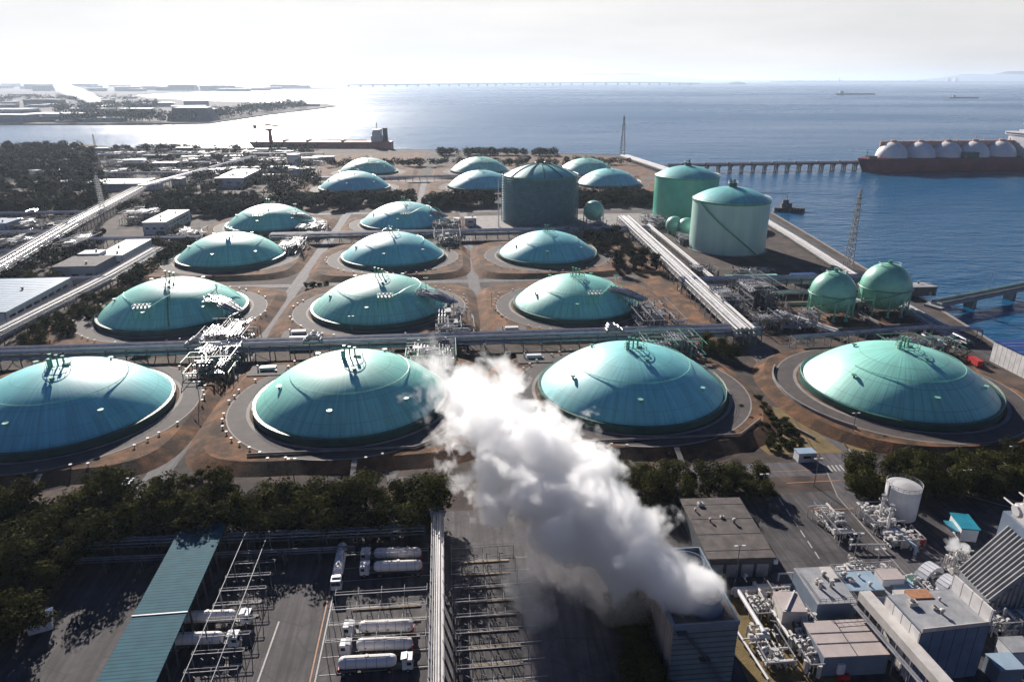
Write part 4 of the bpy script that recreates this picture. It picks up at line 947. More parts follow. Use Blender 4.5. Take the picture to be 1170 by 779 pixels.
wood('scrub_woodland', 'dark scrub and low trees growing among the left pipe racks', [([(-188, 395), (-176, 395), (-176, 500), (-190, 500)], 40), ([(-262, 405), (-236, 405), (-246, 540), (-276, 540)], 60), ([(-210, 492), (-178, 492), (-176, 545), (-210, 545)], 30), ([(-292, 640), (-262, 640), (-240, 780), (-290, 780)], 90), ([(-400, 640), (-300, 640), (-310, 720), (-400, 740)], 120), ([(-330, 500), (-296, 500), (-300, 640), (-340, 640)], 26)], s=.62, n_leaf=90, seed=12)
wood('shore_woodland', 'thin dark line of scrub along the far shore behind the last row of domes', [([(-10, 1110), (170, 1085), (170, 1105), (-10, 1140)], 130), ([(-160, 960), (260, 960), (260, 975), (-160, 985)], 120), ([(-300, 800), (-140, 700), (-130, 760), (-170, 980), (-300, 1060)], 160), ([(-560, 900), (-300, 900), (-300, 960), (-560, 960)], 80), ([(-560, 1010), (-280, 1010), (-280, 1080), (-560, 1080)], 80), ([(-560, 1130), (-200, 1120), (-200, 1160), (-560, 1170)], 90), ([(-540, 1215), (-250, 1215), (-200, 1230), (-540, 1250)], 90)], s=.9)

# ------------------------------------------------------------------ truck yard
t = thing('yard_canopy', 'long teal corrugated canopy roof along the truck yard', 'canopy', (-61.4, 125, 0), R(1.2))
MB().beam((0, -32, 6.9), (0, 29, 6.9), 10.8, .35).build('roof', M['corr'], t)
pl = MB()
for k in range(13):
    for s in (-4.9, 4.9): pl.beam((s, -30+k*4.8, 0), (s, -30+k*4.8, 6.7), .3)
pl.build('posts', M['darksteel'], t); MB().box(0, -3.6, 7.12, 11.0, .3, .12).build('ridge_strip', M['white'], t)
def tanker_truck(label, u, v, rz, cab=True):
    t = thing('tanker_truck', label, 'tanker truck', (u, v, 0), rz, 'white tanker trucks in the yard')
    b = MB(); prof = [(.05, 0), (.7, .12), (1.1, .5), (1.22, 1.0)]
    L_ = 11.4; m0 = len(b.v); n = 20; st = [(0, .1), (.12, .75), (.5, 1.1), (1.1, 1.25), (L_-1.1, 1.25), (L_-.5, 1.1), (L_-.12, .75), (L_, .1)]
    for (x, r) in st:
        for k in range(n): a = 2*PI*k/n; b.v.append((x-8.6, r*math.cos(a), 2.35 + r*math.sin(a)))
    for i in range(len(st)-1):
        for k in range(n): j = (k+1) % n; b.f.append((m0+i*n+k, m0+(i+1)*n+k, m0+(i+1)*n+j, m0+i*n+j))
    tk = b.build('tank', M['tankwhite'], t, True)
    for q in (-7, -5, -3, -1, 1): MB().cyl((q-.05, 0, 2.35), (q+.05, 0, 2.35), 1.275, 20).build('tank_band', M['grey'], tk)
    MB().box(-3, 0, 3.58, 9, .5, .12).cyl((-3, 0, 3.5), (-3, 0, 3.9), .4, 10).build('hatch', M['cream'], tk)
    MB().box(-2.9, 0, .75, 11.2, 1.0, .3).box(-6.6, 0, .9, 3.6, 2.3, .35).build('chassis', M['darkgrey'], t)
    MB().box(-8.5, 0, .9, .25, 2.3, .7).build('bumper', M['red'], t)
    for x in (-7.6, -6.3, 1.4, 5.0):
        for s in (-1, 1):
            w_ = MB().cyl((x, s*.85, .5), (x, s*1.2, .5), .5, 14).build('wheel', M['black'], t); MB().cyl((x, s*1.19, .5), (x, s*1.23, .5), .25, 10).build('rim', M['steel'], w_)
    if cab:
        c = MB().box(4.95, 0, .8, 2.1, 2.35, 2.4, taper=.94).build('cab', M['white'], t)
        MB().beam((3.7, 0, 3.2), (4.9, 0, 3.45), 1.9, .15).build('air_deflector', M['white'], c)
        MB().box(6.01, 0, 1.9, .06, 2.0, .9).build('windscreen', M['glass'], c)
        for s in (-1, 1): MB().box(5.3, s*1.16, 1.9, .9, .06, .75).build('side_window', M['glass'], c)
        for s in (-1, 1): MB().box(6.03, s*.85, 1.0, .08, .35, .2).build('headlight', M['white'], c)
        MB().box(3.2, 0, .75, 2.4, 1.1, .35).build('coupling', M['darkgrey'], t)
    return t
def TR(label, ax, ay, bx, by, first=[None]):
    a, b = Vector(G(ax, ay, 2.3)), Vector(G(bx, by, 2.3)); d = b-a; rz = math.atan2(d.y, d.x); c = a.lerp(b, .5)
    # a = tail, b = cab end
    org = a + d.normalized()*8.7
    if first[0] is None: first[0] = tanker_truck(label, org.x, org.y, rz); return first[0]
    return dup(first[0], (org.x, org.y, 0), rz, label)
TR('white tanker truck beside the teal canopy, the upper of two facing right', 207, 705, 284, 702)
TR('white tanker truck beside the teal canopy, the lower of two facing right', 190, 730, 275, 727)
TR('white tanker truck parked lengthways with its cab towards the camera', 392, 622, 381, 681)
TR('white tanker truck in the bays with its cab left, farthest up the yard', 482, 631, 402, 632)
TR('white tanker truck in the bays with its cab left, second from the top', 483, 645, 398, 648)
TR('white tanker truck in the lower bays with its cab left, topmost of three', 473, 714, 385, 716)
TR('white tanker truck in the lower bays with its cab left, middle of three', 472, 734, 381, 737)
TR('white tanker truck in the lower bays with its cab right, bottom of three', 386, 757, 480, 752)
# loading bay frames
def bay(label, u0, u1, v, h, group, posts=5, low=False):
    t = thing('loading_frame', label, 'loading frame', ((u0+u1)/2, v, 0), 0, group); hw = (u1-u0)/2
    fr = MB().beam((-hw, 0, h), (hw, 0, h), .14).beam((-hw, .9, h), (hw, .9, h), .08)
    for k in range(posts): x = -hw + 2*hw*k/(posts-1); fr.beam((x, 0, 0), (x, 0, h), .12).beam((x, 0, h), (x, 2.1 if not low else .9, h), .08)
    fr.build('frame', M['steel'], t)
    MB().box(hw*.1, 0, .03, hw*1.5, .7, .22).build('island', M['island'] if not low else M['concrete'], t)
    pp = MB()
    for k in range(4): x = -hw*.7 + k*hw*.42; pp.tube([(x, .3, .3), (x, .3, 2.2), (x+.8, -.6, 2.6)], .1, 5)
    pp.build('loading_arm', M['darkgrey'], t)
nth = ['nearest', 'second', 'third', 'fourth', 'fifth', 'sixth', 'seventh', 'eighth', 'ninth', 'tenth', 'eleventh']
for k in range(10):
    v = 99.5 + k*4.6
    if k in (3, 4, 5, 6, 9): bay('steel loading frame in the bays left of the central walkway, %s from the bottom' % nth[[3, 4, 5, 6, 9].index(k)], -27, -7, v, 4.3, 'loading frames left of the walkway')
    bay('steel loading frame in the bays right of the central walkway, %s from the bottom' % nth[k], -1.5, 13.5, v, 4.3, 'loading frames right of the walkway')
    bay('low steel frame beside the teal canopy, %s from the bottom' % nth[k], -53, -43, v, 3.6, 'loading frames by the canopy', 3, True)
for (x, y, x2, y2, lab) in ((-51.5, 97, -51.5, 150, 'left'), (-46, 97, -46, 150, 'right')):
    t = thing('overhead_line', 'thin pale overhead rail across the canopy-side frames, the %s one' % lab, 'rail', (x, y, 0), 0, 'overhead rails')
    MB().beam((0, 0, 6), (x2-x, y2-y, 6), .11).build('rail', M['grey'], t)
    p = MB()
    for k in range(6): p.beam((0, k*10.5, 0), (0, k*10.5, 6), .2)
    p.build('support', M['steel'], t)
# central walkway rack
t = thing('pipe_gantry', 'long pale elevated pipe walkway down the middle of the truck yard', 'gantry', (-4.6, 94, 0))
fr = MB()
for k in range(14):
    for s in (-1.3, 1.3): fr.beam((s, k*4.3, 0), (s, k*4.3, 9), .22)
    fr.beam((-1.6, k*4.3, 8.2), (1.6, k*4.3, 8.2), .22)
for s in (-1.4, 1.4):
    fr.beam((s, 0, 8.4), (s, 56, 8.4), .2); fr.beam((s, 0, 9.4), (s, 56, 9.4), .1)
fr.build('support_frame', M['steel'], t)
for x, r in ((-.95, .2), (-.45, .13), (0, .2), (.5, .25)): MB().cyl((x, 0, 8.6), (x, 56, 8.6), r).build('pipe', M['pipewhite'], t, True)
MB().box(1.0, 28, 8.35, .55, 56, .08).build('catwalk', M['cream'], t)
MB().box(-.1, 56.5, 7.4, 3.6, 1.4, 2.0).build('end_box', M['bluegrey'], t)
t = thing('shed', 'small blue and white shed at the foot of the lower left grove', 'shed', (*G(48, 716), 0), R(20)); MB().box(0, 0, 0, 4.5, 3.5, 2.4).build('wall', M['white'], t); MB().beam((-2.4, 0, 2.6), (2.4, 0, 2.9), 3.9, .2).build('roof', M['blueroof'], t)
# dark flat roofed building
t = thing('depot_building', 'dark flat-roofed depot with brown weathered roof right of the steam', 'building', (66.5, 141.5, 0), R(-3))
MB().box(0, 0, 0, 15, 24, 5.4).build('wall', M['darkgrey'], t); MB().box(0, 0, 5.41, 16, 25, .5).build('roof', M['brownroof'], t)
rf = MB()
for k in range(4): rf.box(0, -9.5+k*6.3, 5.92, 15.8, .12, .06)
rf.box(2.5, 0, 5.98, .12, 24.5, .06).build('roof_seam', M['darkgrey'], t)
for k in range(4): MB().box(-5.5+3.6*k, -12.04, .2, 2.8, .1, 3.6).build('roller_door', M['grey'], t)
MB().box(8.4, -11, 3.4, 1.0, 1.6, 1.2).build('vent_box', M['white'], t)
# cooling tower house
t = thing('cooling_tower', 'louvred cooling tower house that sends up the steam plume', 'cooling tower', (0, 0, 0))
x0, x1, y0, y1, h = 39.3, 51.7, 99.2, 121, 15
MB().xyz_box(x0, x1, y0, y1, 0, h).build('casing', M['louvre'], t)
MB().box(x0-.08, (y0+y1)/2, .2, .14, y1-y0-.4, h-.6).build('side_cladding', M['louvretan'], t)
pr = MB()
for (a, b) in (((x0, y0), (x1, y0)), ((x1, y0), (x1, y1)), ((x1, y1), (x0, y1)), ((x0, y1), (x0, y0))): pr.beam((*a, h+.5), (*b, h+.5), .35, 1.0)
pr.build('parapet', M['bluegrey'], t)
MB().xyz_box(x0+.3, x1-.3, y0+.3, y1-.3, h+.01, h+.2).build('roof', M['brownroof'], t)
for yy in (104.5, 114):
    f = MB().lathe([(3.6, 0), (3.1, 1.4), (3.2, 3.0), (3.05, 3.0), (2.9, 1.4), (3.3, .1)], 32, 46.8, yy, h+.2, close=False).build('fan_stack', M['bluegrey'], t, True)
    q = MB()
    for k in range(6): a = PI*k/3; q.beam((46.8, yy, h+1.6), (46.8+2.7*math.cos(a), yy+2.7*math.sin(a), h+1.7), .5, .08)
    q.build('fan', M['darkgrey'], f)
st = MB(); st.beam((41, 98.4, 14.5), (46, 98.4, 8), .9, .15).beam((46, 98.3, 8), (50, 98.3, 1), .9, .15).box(45.5, 98.4, 8, 2, 1.2, .12).box(40.6, 98.4, 14.5, 2, 1.2, .12)
for zz in (.9,): st.beam((41, 98, 15.4), (46, 98, 8.9), .08).beam((46, 98, 8.9), (50, 98, 1.9), .08)
st.build('outside_stair', M['darksteel'], t)

# ------------------------------------------------------------------ power plant, lower right
def blk(name, label, cat, px, py, z, sx, sy, wall, roof, rz=0, group=None, extra=None):
    """px,py = front-left corner of the roof"""
    u, v = G(px, py, z); t = thing(name, label, cat, (u+sx/2, v+sy/2, 0), rz, group)
    MB().box(0, 0, 0, sx, sy, z-.25).build('casing', M[wall], t); MB().box(0, 0, z-.245, sx+.2, sy+.2, .25).build('roof', M[roof], t)
    return t
RZ = R(-2)
t = blk('turbine_house', 'grey flat-topped turbine enclosure with two dark roof vents', 'turbine house', 936, 690, 6.5, 8.5, 11.5, 'bluegrey', 'grey', RZ)
for k in (0, 1): MB().cyl((-1.6+2.6*k, -1+.3*k, 6.5), (-1.6+2.6*k, -1+.3*k, 8.2), .35, 10).box(-1.6+2.6*k, -1+.3*k, 8.1, .9, .9, .3).build('roof_vent', M['cream'], t)
MB().box(2.6, 3.4, 6.52, 2.5, 4, .4).build('hatch', M['cream'], t)
t = blk('inlet_house', 'brownish ribbed box left of the grey turbine enclosure', 'inlet house', 897, 699, 6, 5, 6, 'cream', 'pinkroof', R(-6)); MB().beam((-2, -3, 6.3), (2, 3, 6.3), .3).build('roof_pipe', M['white'], t)
t = blk('annex', 'pale flat-roofed annex right of the grey turbine enclosure', 'building', 966, 675, 6, 9, 6, 'darkgrey', 'paleblue', RZ)
t = blk('generator_house', 'pink panel-roofed generator house at the bottom of the plant', 'generator house', 944, 751, 5, 13, 9.4, 'bluegrey', 'pinkroof', RZ)
g_ = MB()
for k in (-1.4, 1.4): g_.box(0, k, 5.02, 13.1, .22, .06)
g_.box(0, 0, 5.03, .18, 9.4, .07); g_.build('roof_seam', M['darkgrey'], t)
MB().box(-3, -5.05, 1, 1.4, .6, 2.4).build('electric_cabinet', M['white'], t); MB().box(-2.4, -5.4, .0, 2.4, .9, .9).build('red_box', M['red'], t)
# big blue fronted box
u0, v0 = G(1051, 719, 13); t = thing('boiler_house', 'large box house with panelled blue front and greenish roof', 'boiler house', (u0+7.2, v0+5.2, 0), R(2.5))
MB().box(0, 0, 0, 14.4, 10.4, 12.4).build('casing', M['panelblue'], t); MB().box(-7.27, 0, .3, .12, 10.3, 12).build('side_panel', M['panelcream'], t)
MB().box(0, 0, 12.41, 13.9, 9.9, .2).build('roof', M['grey'], t)
MB().box(7.0, 0, 12.42, .3, 10.4, 3.6).build('parapet_wall', M['panelcream'], t); MB().beam((-7, -5.05, 12.9), (7, -5.05, 12.9), .2, .9).build('parapet', M['cream'], t)
t = blk('filter_house', 'white box with brown slatted top behind the blue-fronted box house', 'filter house', 1034, 690, 12, 6.5, 4, 'white', 'cream', RZ); MB().box(.8, -.2, 12.02, 4.6, 2.6, .8).build('slatted_top', M['orange'], t)
# long inclined duct
a, b = G(987, 679, 9), G(1086, 790, 9)
t = thing('long_duct', 'long pale rectangular duct running down across the plant', 'duct', (a[0], a[1], 0)); d = (b[0]-a[0], b[1]-a[1])
MB().beam((0, 0, 9), (d[0], d[1], 9), 2.5, 2.0).build('casing', M['cream'], t)
fr = MB()
for k in range(7):
    x, y = d[0]*k/6, d[1]*k/6
    for s in (-1.1, 1.1): fr.beam((x+s, y, 0), (x+s, y, 8), .25)
fr.beam((-2, 0, 6.8), (d[0]-2, d[1], 6.8), .9, .12).beam((-2.4, 0, 7.9), (d[0]-2.4, d[1], 7.9), .08)
fr.build('support_frame', M['steel'], t)
# round exhaust ducts
for k, (x, y, r, lab) in enumerate(((1062, 655, 2.9, 'left'), (1083, 668, 2.6, 'right'))):
    t = thing('round_duct', 'broad curved white duct ring beside the green blower, the %s one' % lab, 'duct', (*G(x, y, 6), 0), R(20), 'curved white ducts')
    d = MB()
    for i in range(12):
        A, B = R(-20+i*18), R(-20+(i+1)*18); d.beam((r*math.cos(A), 0, 5+r*math.sin(A)), (r*math.cos(B), 0, 5+r*math.sin(B)), 2.6, .9)
    d.build('duct_ring', M['white'], t); MB().box(0, 0, 0, 3, 2, 3.4).build('base', M['bluegrey'], t); MB().cyl((0, -1.5, 5), (0, 1.5, 5), 1.1, 16).build('hub', M['darkgrey'], t)
t = thing('green_blower', 'green blower set between the curved white ducts', 'blower', (*G(1046, 664, 3), 0)); MB().cyl((-1.5, 0, 3.6), (1.5, 0, 3.6), 1.3, 16).build('housing', M['green'], t, True); MB().box(0, 0, 0, 3, 2.4, 2.4).build('base', M['grey'], t); MB().cyl((0, 0, 4), (0, 0, 5.6), .6, 12).build('outlet', M['green'], t)
for (nm, lab, x, y, z, sx, sy, w_, r_) in (('equipment_box', 'pale box behind the grey turbine enclosure', 1010, 662, 6, 5, 3.4, 'white', 'pinkroof'), ('equipment_box', 'stepped pale blue box beside the green blower', 1022, 672, 4.5, 5, 4, 'paleblue', 'paleblue'), ('equipment_box', 'long low grey box left of the long duct top', 1000, 682, 4, 8, 3, 'bluegrey', 'grey'), ('equipment_box', 'low blue grey box in front of the blue-fronted house on its right', 1144, 765, 4, 5, 4, 'bluegrey', 'paleblue'), ('equipment_box', 'square pale box at the right bottom edge', 1158, 745, 4, 5, 4, 'white', 'grey')):
    blk(nm, lab, 'equipment', x, y, z, sx, sy, w_, r_, RZ)
# heat recovery boiler: vertical ribbed transition duct and tall casing
u0, v0 = G(1133, 668, 6)
t = thing('recovery_boiler', 'huge dark ribbed boiler casing with slanted striped duct at the right edge', 'boiler', (u0, v0, 0), R(-4))
def hexa(P8):
    m = MB(); m.v = [tuple(p) for p in P8]; m.f = [(0, 3, 2, 1), (4, 5, 6, 7), (0, 1, 5, 4), (1, 2, 6, 5), (2, 3, 7, 6), (3, 0, 4, 7)]; return m
body = hexa([(-3, -4, .2), (6, -5, .2), (6, 7, .2), (-3, 6, .2), (-3, -4, 5), (6, -5, 16), (6, 7, 16), (-3, 6, 5)]); body.build('slanted_duct', M['grey'], t)
MB().box(15, 2, 0, 18, 15, 18.6).build('main_casing', M['bluegrey'], t)
rbm = MB()
for k in range(11): y = -4.4 + k*1.1; rbm.beam((-3.1, y*.93, 5.3), (5.9, y, 16.4), .22, .8)
for k in range(9): x = -2.6 + k*1.0; rbm.beam((x, -4.45-.11*k*.6, .2), (x, -4.45-.11*k*.6, 5.2+k*1.15), .35, .3)
rbm.build('stiffener_rib', M['grey'], t)
rb2 = MB()
for k in range(12): rb2.beam((6.8+k*1.5, -5.7, .3), (6.8+k*1.5, -5.7, 18.2), .35, .35)
for zz in (5, 9.5, 14): rb2.beam((6, -5.75, zz), (24, -5.75, zz), .3, .4)
rb2.build('wall_rib', M['darkgrey'], t)
tp = MB(); 
for i, (x, y, r) in enumerate(((8, 3, 1.4), (10, 5.5, 1.4), (7.8, 6.6, 1.3), (12.5, 1, 1.2), (14, 6, 1.6), (11, 0, 1.2), (17, 3, 1.5))): tp.cyl((x-1.6, y, 20.6), (x+1.6, y, 21.2), r, 14)
tp.build('steam_drum', M['tankwhite'], t, True)
tw = MB(); rn = random.Random(3)
for k in range(60):
    x, y, zz = rn.uniform(6.5, 23), rn.uniform(-4, 8.5), rn.uniform(18.8, 23); ax = rn.random(); l_ = rn.uniform(1.5, 5)
    tw.cyl((x, y, zz), (x+l_*(ax < .5), y+l_*(ax >= .5), zz), .2, 6); tw.beam((x, y, 18.6), (x, y, zz+1), .14)
tw.build('roof_pipework', M['cream'], t); MB().box(9.5, 5.0, 18.65, 6, 5, 3.4).box(16, 4, 18.62, 5, 5, 2.4).build('penthouse', M['cream'], t)
# cabin with teal roof
u0, v0 = G(1104, 618); t = thing('roofed_cabin', 'white cabin with bright teal roof and blue porch', 'cabin', (u0+1, v0+3, 0), R(-14))
MB().box(0, 0, 0, 4.0, 6.5, 3.6).build('wall', M['white'], t); MB().box(0, 0, 3.61, 4.5, 7.1, .3).build('roof', M['tealroof'], t); MB().box(-3.1, -.4, 2.2, 2.1, 4.6, .2).build('porch', M['tealroof'], t); MB().box(-2.03, -1, .2, .08, 1.1, 2.0).build('door', M['grey'], t)
# pipework round the plant
for (x, y, wx, wy, h, lab) in [(953, 603, 5, 14, 3.5, 'silver valve skid between the yard road and the slim columns'), (1003, 597, 8, 9, 3.5, 'silver valve skid in front of the upright white tank'), (1028, 618, 9, 6, 2.5, 'low pipework around the red box behind the plant'), (905, 705, 5, 16, 3.5, 'tangled pipework down the left side of the turbine houses'), (922, 745, 6, 13, 3.5, 'tangled pipework left of the pink panel-roofed house'), (868, 690, 7, 12, 3, 'white pipework beside the cooling tower'), (880, 745, 6, 10, 2.5, 'dark pipework at the bottom beside the cooling tower'), (1062, 690, 7, 5, 6, 'pipework behind the blue-fronted box house'), (1150, 720, 10, 6, 5, 'pipework right of the blue-fronted box house'), (1095, 655, 6, 5, 6, 'dark pipework between the ducts and the ribbed boiler'), (985, 655, 16, 2.5, 2.0, 'low pipe row behind the pale annex'), (1040, 765, 5, 5, 4, 'pipework under the long duct')]:
    unit(lab, *G(x, y), wx, wy, h, int(x), npp=46 if wx < 8 else 60, nv=2, mt='pipewhite', group='pipework around the power plant')
for (a, b, r, z, lab, m_) in [((838, 672), (905, 668), .35, 1.6, 'white pipe with red bands along the plant edge', 'white'), ((842, 672), (873, 722), .5, 2.2, 'fat white pipe beside the cooling tower', 'white'), ((862, 665), (905, 732), .38, 2.4, 'long white pipe left of the turbine houses', 'pipewhite'), ((890, 655), (985, 651), .22, 2.0, 'thin white pipe behind the turbine houses', 'pipewhite'), ((1012, 598), (1047, 625), .4, 2.2, 'blue-grey angled pipe by the red box', 'paleblue'), ((972, 622), (1012, 622), .25, 1.5, 'thin pipe ending the silver valve skids', 'pipewhite'), ((838, 714), (878, 776), .25, 1.2, 'thin pipe down the grass strip', 'white'), ((918, 706), (940, 740), .3, 4.6, 'raised white pipe left of the pink-roofed house', 'white')]:
    A, B = G(*a, z), G(*b, z); t = thing('pipe_run', lab, 'pipe', (A[0], A[1], 0)); dx, dy = B[0]-A[0], B[1]-A[1]
    MB().tube([(0, 0, 0), (0, 0, z), (dx, dy, z), (dx, dy, 0)], r, 10).build('pipe', M[m_], t, True)
    s_ = MB(); 
    for k in range(1, 6): s_.beam((dx*k/6, dy*k/6, 0), (dx*k/6, dy*k/6, z), .2)
    s_.build('support', M['steel'], t)
    if 'red bands' in lab:
        for q in (.35, .45, .75): MB().cyl((dx*q, dy*q, z), (dx*(q+.05), dy*(q+.05), z), r+.03, 10).build('red_band', M['red'], t)
t = thing('control_box', 'small red box by the angled pipe behind the plant', 'box', (*G(1052, 621), 0)); MB().box(0, 0, 0, 1.7, 1.4, 1.5).build('case', M['red'], t); MB().box(0, 0, 1.51, 1.9, 1.6, .15).build('lid', M['hullred'], t)
t = thing('fire_truck', 'red box truck parked behind the rightmost front dome', 'truck', (*G(1114, 417), 0), R(85)); MB().box(0, 0, .6, 6, 2.4, 2.2).build('body', M['red'], t); MB().box(3.9, 0, .6, 1.6, 2.3, 1.8).build('cab', M['red'], t)
for x in (-2, 3.5):
    for s in (-1, 1): MB().cyl((x, s*.9, .5), (x, s*1.25, .5), .5, 12).build('wheel', M['black'], t)
def roofkit(u, v, z, sx, sy, n, seed, what):
    rn = random.Random(seed)
    for k in range(n):
        x, y = u + rn.uniform(-.4, .4)*sx, v + rn.uniform(-.4, .4)*sy; s = rn.uniform(.7, 1.5)
        t = thing('roof_unit', ('boxy pale ventilation unit on the ' if k % 2 else 'round cowl vent on the ') + what, 'roof unit', (x, y, z), 0, ('ventilation units on the ' if k % 2 else 'cowl vents on the ') + what)
        if k % 2: MB().box(0, 0, 0, s*1.3, s, s*.7).build('case', M['cream'], t); MB().cyl((0, 0, s*.7), (0, 0, s*.82), s*.35, 12).build('fan', M['darkgrey'], t)
        else: MB().cyl((0, 0, 0), (0, 0, s*.8), s*.25, 10).build('neck', M['steel'], t); MB().cyl((0, 0, s*.8), (0, 0, s*1.1), s*.45, 10, s*.2).build('cowl', M['cream'], t)
    
_c = G(966, 675, 6); roofkit(_c[0]+4.5, _c[1]+3, 6.01, 8, 5, 5, 1, 'pale flat annex roof')
_c = G(1051, 719, 13); roofkit(_c[0]+6, _c[1]+5, 12.62, 9, 7, 4, 2, 'blue-fronted box house roof')
roofkit(66, 143, 5.93, 12, 20, 5, 3, 'weathered depot roof')
_c = G(936, 690, 6.5); roofkit(_c[0]+4, _c[1]+7.6, 6.51, 4, 3, 3, 4, 'grey turbine enclosure roof')
t = thing('guard_railing', 'thin handrail round the grey turbine enclosure roof', 'railing', (*G(936, 690, 6.5), 6.5))
r_ = MB()
for zz in (.55, 1.1):
    for a_, b_ in (((.2, .2), (8.3, .2)), ((8.3, .2), (8.3, 11)), ((.2, .2), (.2, 11))): r_.beam((*a_, zz), (*b_, zz), .07)
for k in range(7): r_.beam((.2+k*1.35, .2, 0), (.2+k*1.35, .2, 1.1), .07)
r_.build('rail', M['steel'], t)
# small tree-shaped parking sign / white antenna post near the bend
t = thing('sign_post', 'white forked post on the kerb island at the right road bend', 'post', (*G(1123, 552), 0)); MB().beam((0, 0, 0), (0, 0, 5), .45).beam((0, 0, 4.6), (-2.2, 1.2, 6), .4).beam((0, 0, 4.6), (2.2, .4, 4.9), .4).build('fork', M['white'], t)
# ------------------------------------------------------------------ jetty, ships
t = thing('jetty', 'long dark jetty on piles reaching out to the gas carrier', 'jetty', (286, 905, 0))
MB().beam((0, 0, 4.6), (290, 12, 4.6), 11, 1.4).build('deck', M['darkgrey'], t)
pl = MB()
for k in range(18):
    x, y = 16*k+6, 12*(16*k+6)/290.
    for s in (-4.5, 0, 4.5): pl.beam((x, y+s, -7), (x, y+s, 4), 1.5)
    pl.beam((x, y-6, 3.2), (x, y+6, 3.2), 3.2, 1.8)
pl.build('pile', M['darkgrey'], t)
for i in range(3): MB().cyl((0, -3+2.2*i, 6.6), (290, 9+2.2*i, 6.6), .8).build('pipe', M['hullred'] if i == 1 else M['pipewhite'], t, True)
for k in range(9): MB().box(20+k*31, 12*(20+k*31)/290.-3, 5.4, 3, 2.6, 3.2).build('valve_box', M['grey'], t)
def hull(stations, levels):
    """stations: (x, halfwidth, bow) ; levels : z list with width factors"""
    m = MB(); n = len(levels)
    for (x, w_, rake) in stations:
        for (z, f) in levels: m.v.append((x - rake*(1 - (z-levels[0][0])/(levels[-1][0]-levels[0][0])), -w_*f, z))
        for (z, f) in levels[::-1]: m.v.append((x - rake*(1 - (z-levels[0][0])/(levels[-1][0]-levels[0][0])), w_*f, z))
    c = 2*n
    for i in range(len(stations)-1):
        for k in range(c): j = (k+1) % c; m.f.append((i*c+k, (i+1)*c+k, (i+1)*c+j, i*c+j))
    m.f.append(tuple(range(c-1, -1, -1))); m.f.append(tuple(range((len(stations)-1)*c, len(stations)*c)))
    return m
# gas carrier, bow to the left
u0, v0 = G(986, 199, SEAZ); 
t = thing('gas_carrier', 'huge gas carrier with dark red hull and five white domed tanks', 'ship', (u0+6, v0+24, SEAZ), R(1.5))
st = [(-2, .6, -9), (6, 9, -7), (18, 17, -4), (34, 22, 0), (60, 23.5, 0), (250, 23.5, 0), (275, 20, 0), (288, 14, 4)]
hull(st, [(0, .86), (3, .95), (9, 1), (17, 1)]).build('hull', M['hull'], t, fixn=True)
MB().prism([(8, 9), (34, 21), (60, 22.8), (270, 20), (270, -20), (60, -22.8), (34, -21), (8, -9)], 17.02, 17.9).build('deck', M['hull'], t)
MB().box(125, 7, 36, 190, 3, 1.4).box(125, 7, 18, 190, 2, 18.2).build('pipe_deck', M['peach'], t)
for k in range(5):
    x = 44 + k*38.4
    d = MB().sphere(x, 0, 17.5, 19.5, 36, 10, zs=1.0, frm=2).build('cargo_dome', M['tankwhite'], t, True)
    MB().cyl((x, 0, 36.5), (x, 0, 39.5), 3.6, 14).cyl((x, 0, 39), (x, 0, 43), .4).build('dome_top', M['peach'], d)
    MB().beam((x+19.2, 9, 17), (x+19.2, 9, 40), .8).box(x+19.2, 9, 17, 4, 4, 6).build('vent_post', M['peach'], t)
MB().box(140, -19, 18, 20, 8, 7).build('manifold', M['greendark'], t)
s_ = MB().box(230, 0, 17.9, 20, 40, 14).box(228, 0, 31.9, 16, 34, 12).box(226, 0, 43.9, 14, 46, 4).box(228, 0, 47.9, 8, 12, 3).build('superstructure', M['white'], t)
MB().box(218.9, 0, 45, .2, 42, 1.4).build('bridge_window', M['glass'], s_); MB().beam((228, 0, 50), (228, 0, 64), 1).box(228, 0, 58, 1, 12, .8).box(228, 0, 61, .8, 7, .6).build('radar_mast', M['white'], s_)
MB().box(248, 0, 17.9, 10, 12, 24).build('funnel', M['hullred'], t); MB().box(16, 0, 17.9, 10, 12, 2.2).beam((10, 0, 18), (10, 0, 27), .6).build('bow_gear', M['greendark'], t)
# moored tanker at left (dark red), stern at the right
t = thing('tanker_ship', 'long dark red tanker moored along the far left shore', 'ship', (-92, 1262, SEAZ), R(180-6))
hull([(-3, 12, 0), (10, 17, 0), (40, 19, 0), (210, 19, 0), (232, 14, 3), (245, .8, 9)], [(0, .9), (5, 1), (13, 1)]).build('hull', M['hullred'], t)
MB().prism([(4, 15), (210, 18), (230, 12), (230, -12), (210, -18), (4, -15)], 13.02, 13.6).build('deck', M['hullred'], t)
s_ = MB().box(22, 0, 13.6, 16, 30, 9).box(22, 0, 22.6, 13, 24, 7).box(21, 0, 29.6, 10, 32, 3.4).build('superstructure', M['white'], t); MB().beam((22, 0, 33), (22, 0, 44), 1.2).box(22, 0, 39, 1, 8, .8).build('radar_mast', M['white'], s_)
MB().box(8, 0, 13.6, 8, 9, 22, taper=.85).build('funnel', M['greendark'], t)
MB().box(120, 0, 14.2, 160, 2.5, 1.6).box(80, 0, 13.7, 2, 30, 2.8).box(140, 0, 13.7, 2, 30, 2.8).box(180, 0, 13.7, 2, 30, 2.8).build('deck_pipe', M['peach'], t)
MB().box(206, 0, 13.6, 6, 6, 18, taper=.6).beam((206, 0, 30), (230, 0, 36), 2, 2).box(206, 0, 30, 10, 4, 4).beam((186, 4, 38), (212, 4, 41), 2.6, 3).build('deck_crane', M['hullred'], t); MB().beam((231, 0, 13), (231, 0, 38), 1.6).box(231, 0, 34, 6, 3, 6).build('bow_mast', M['hullred'], t)
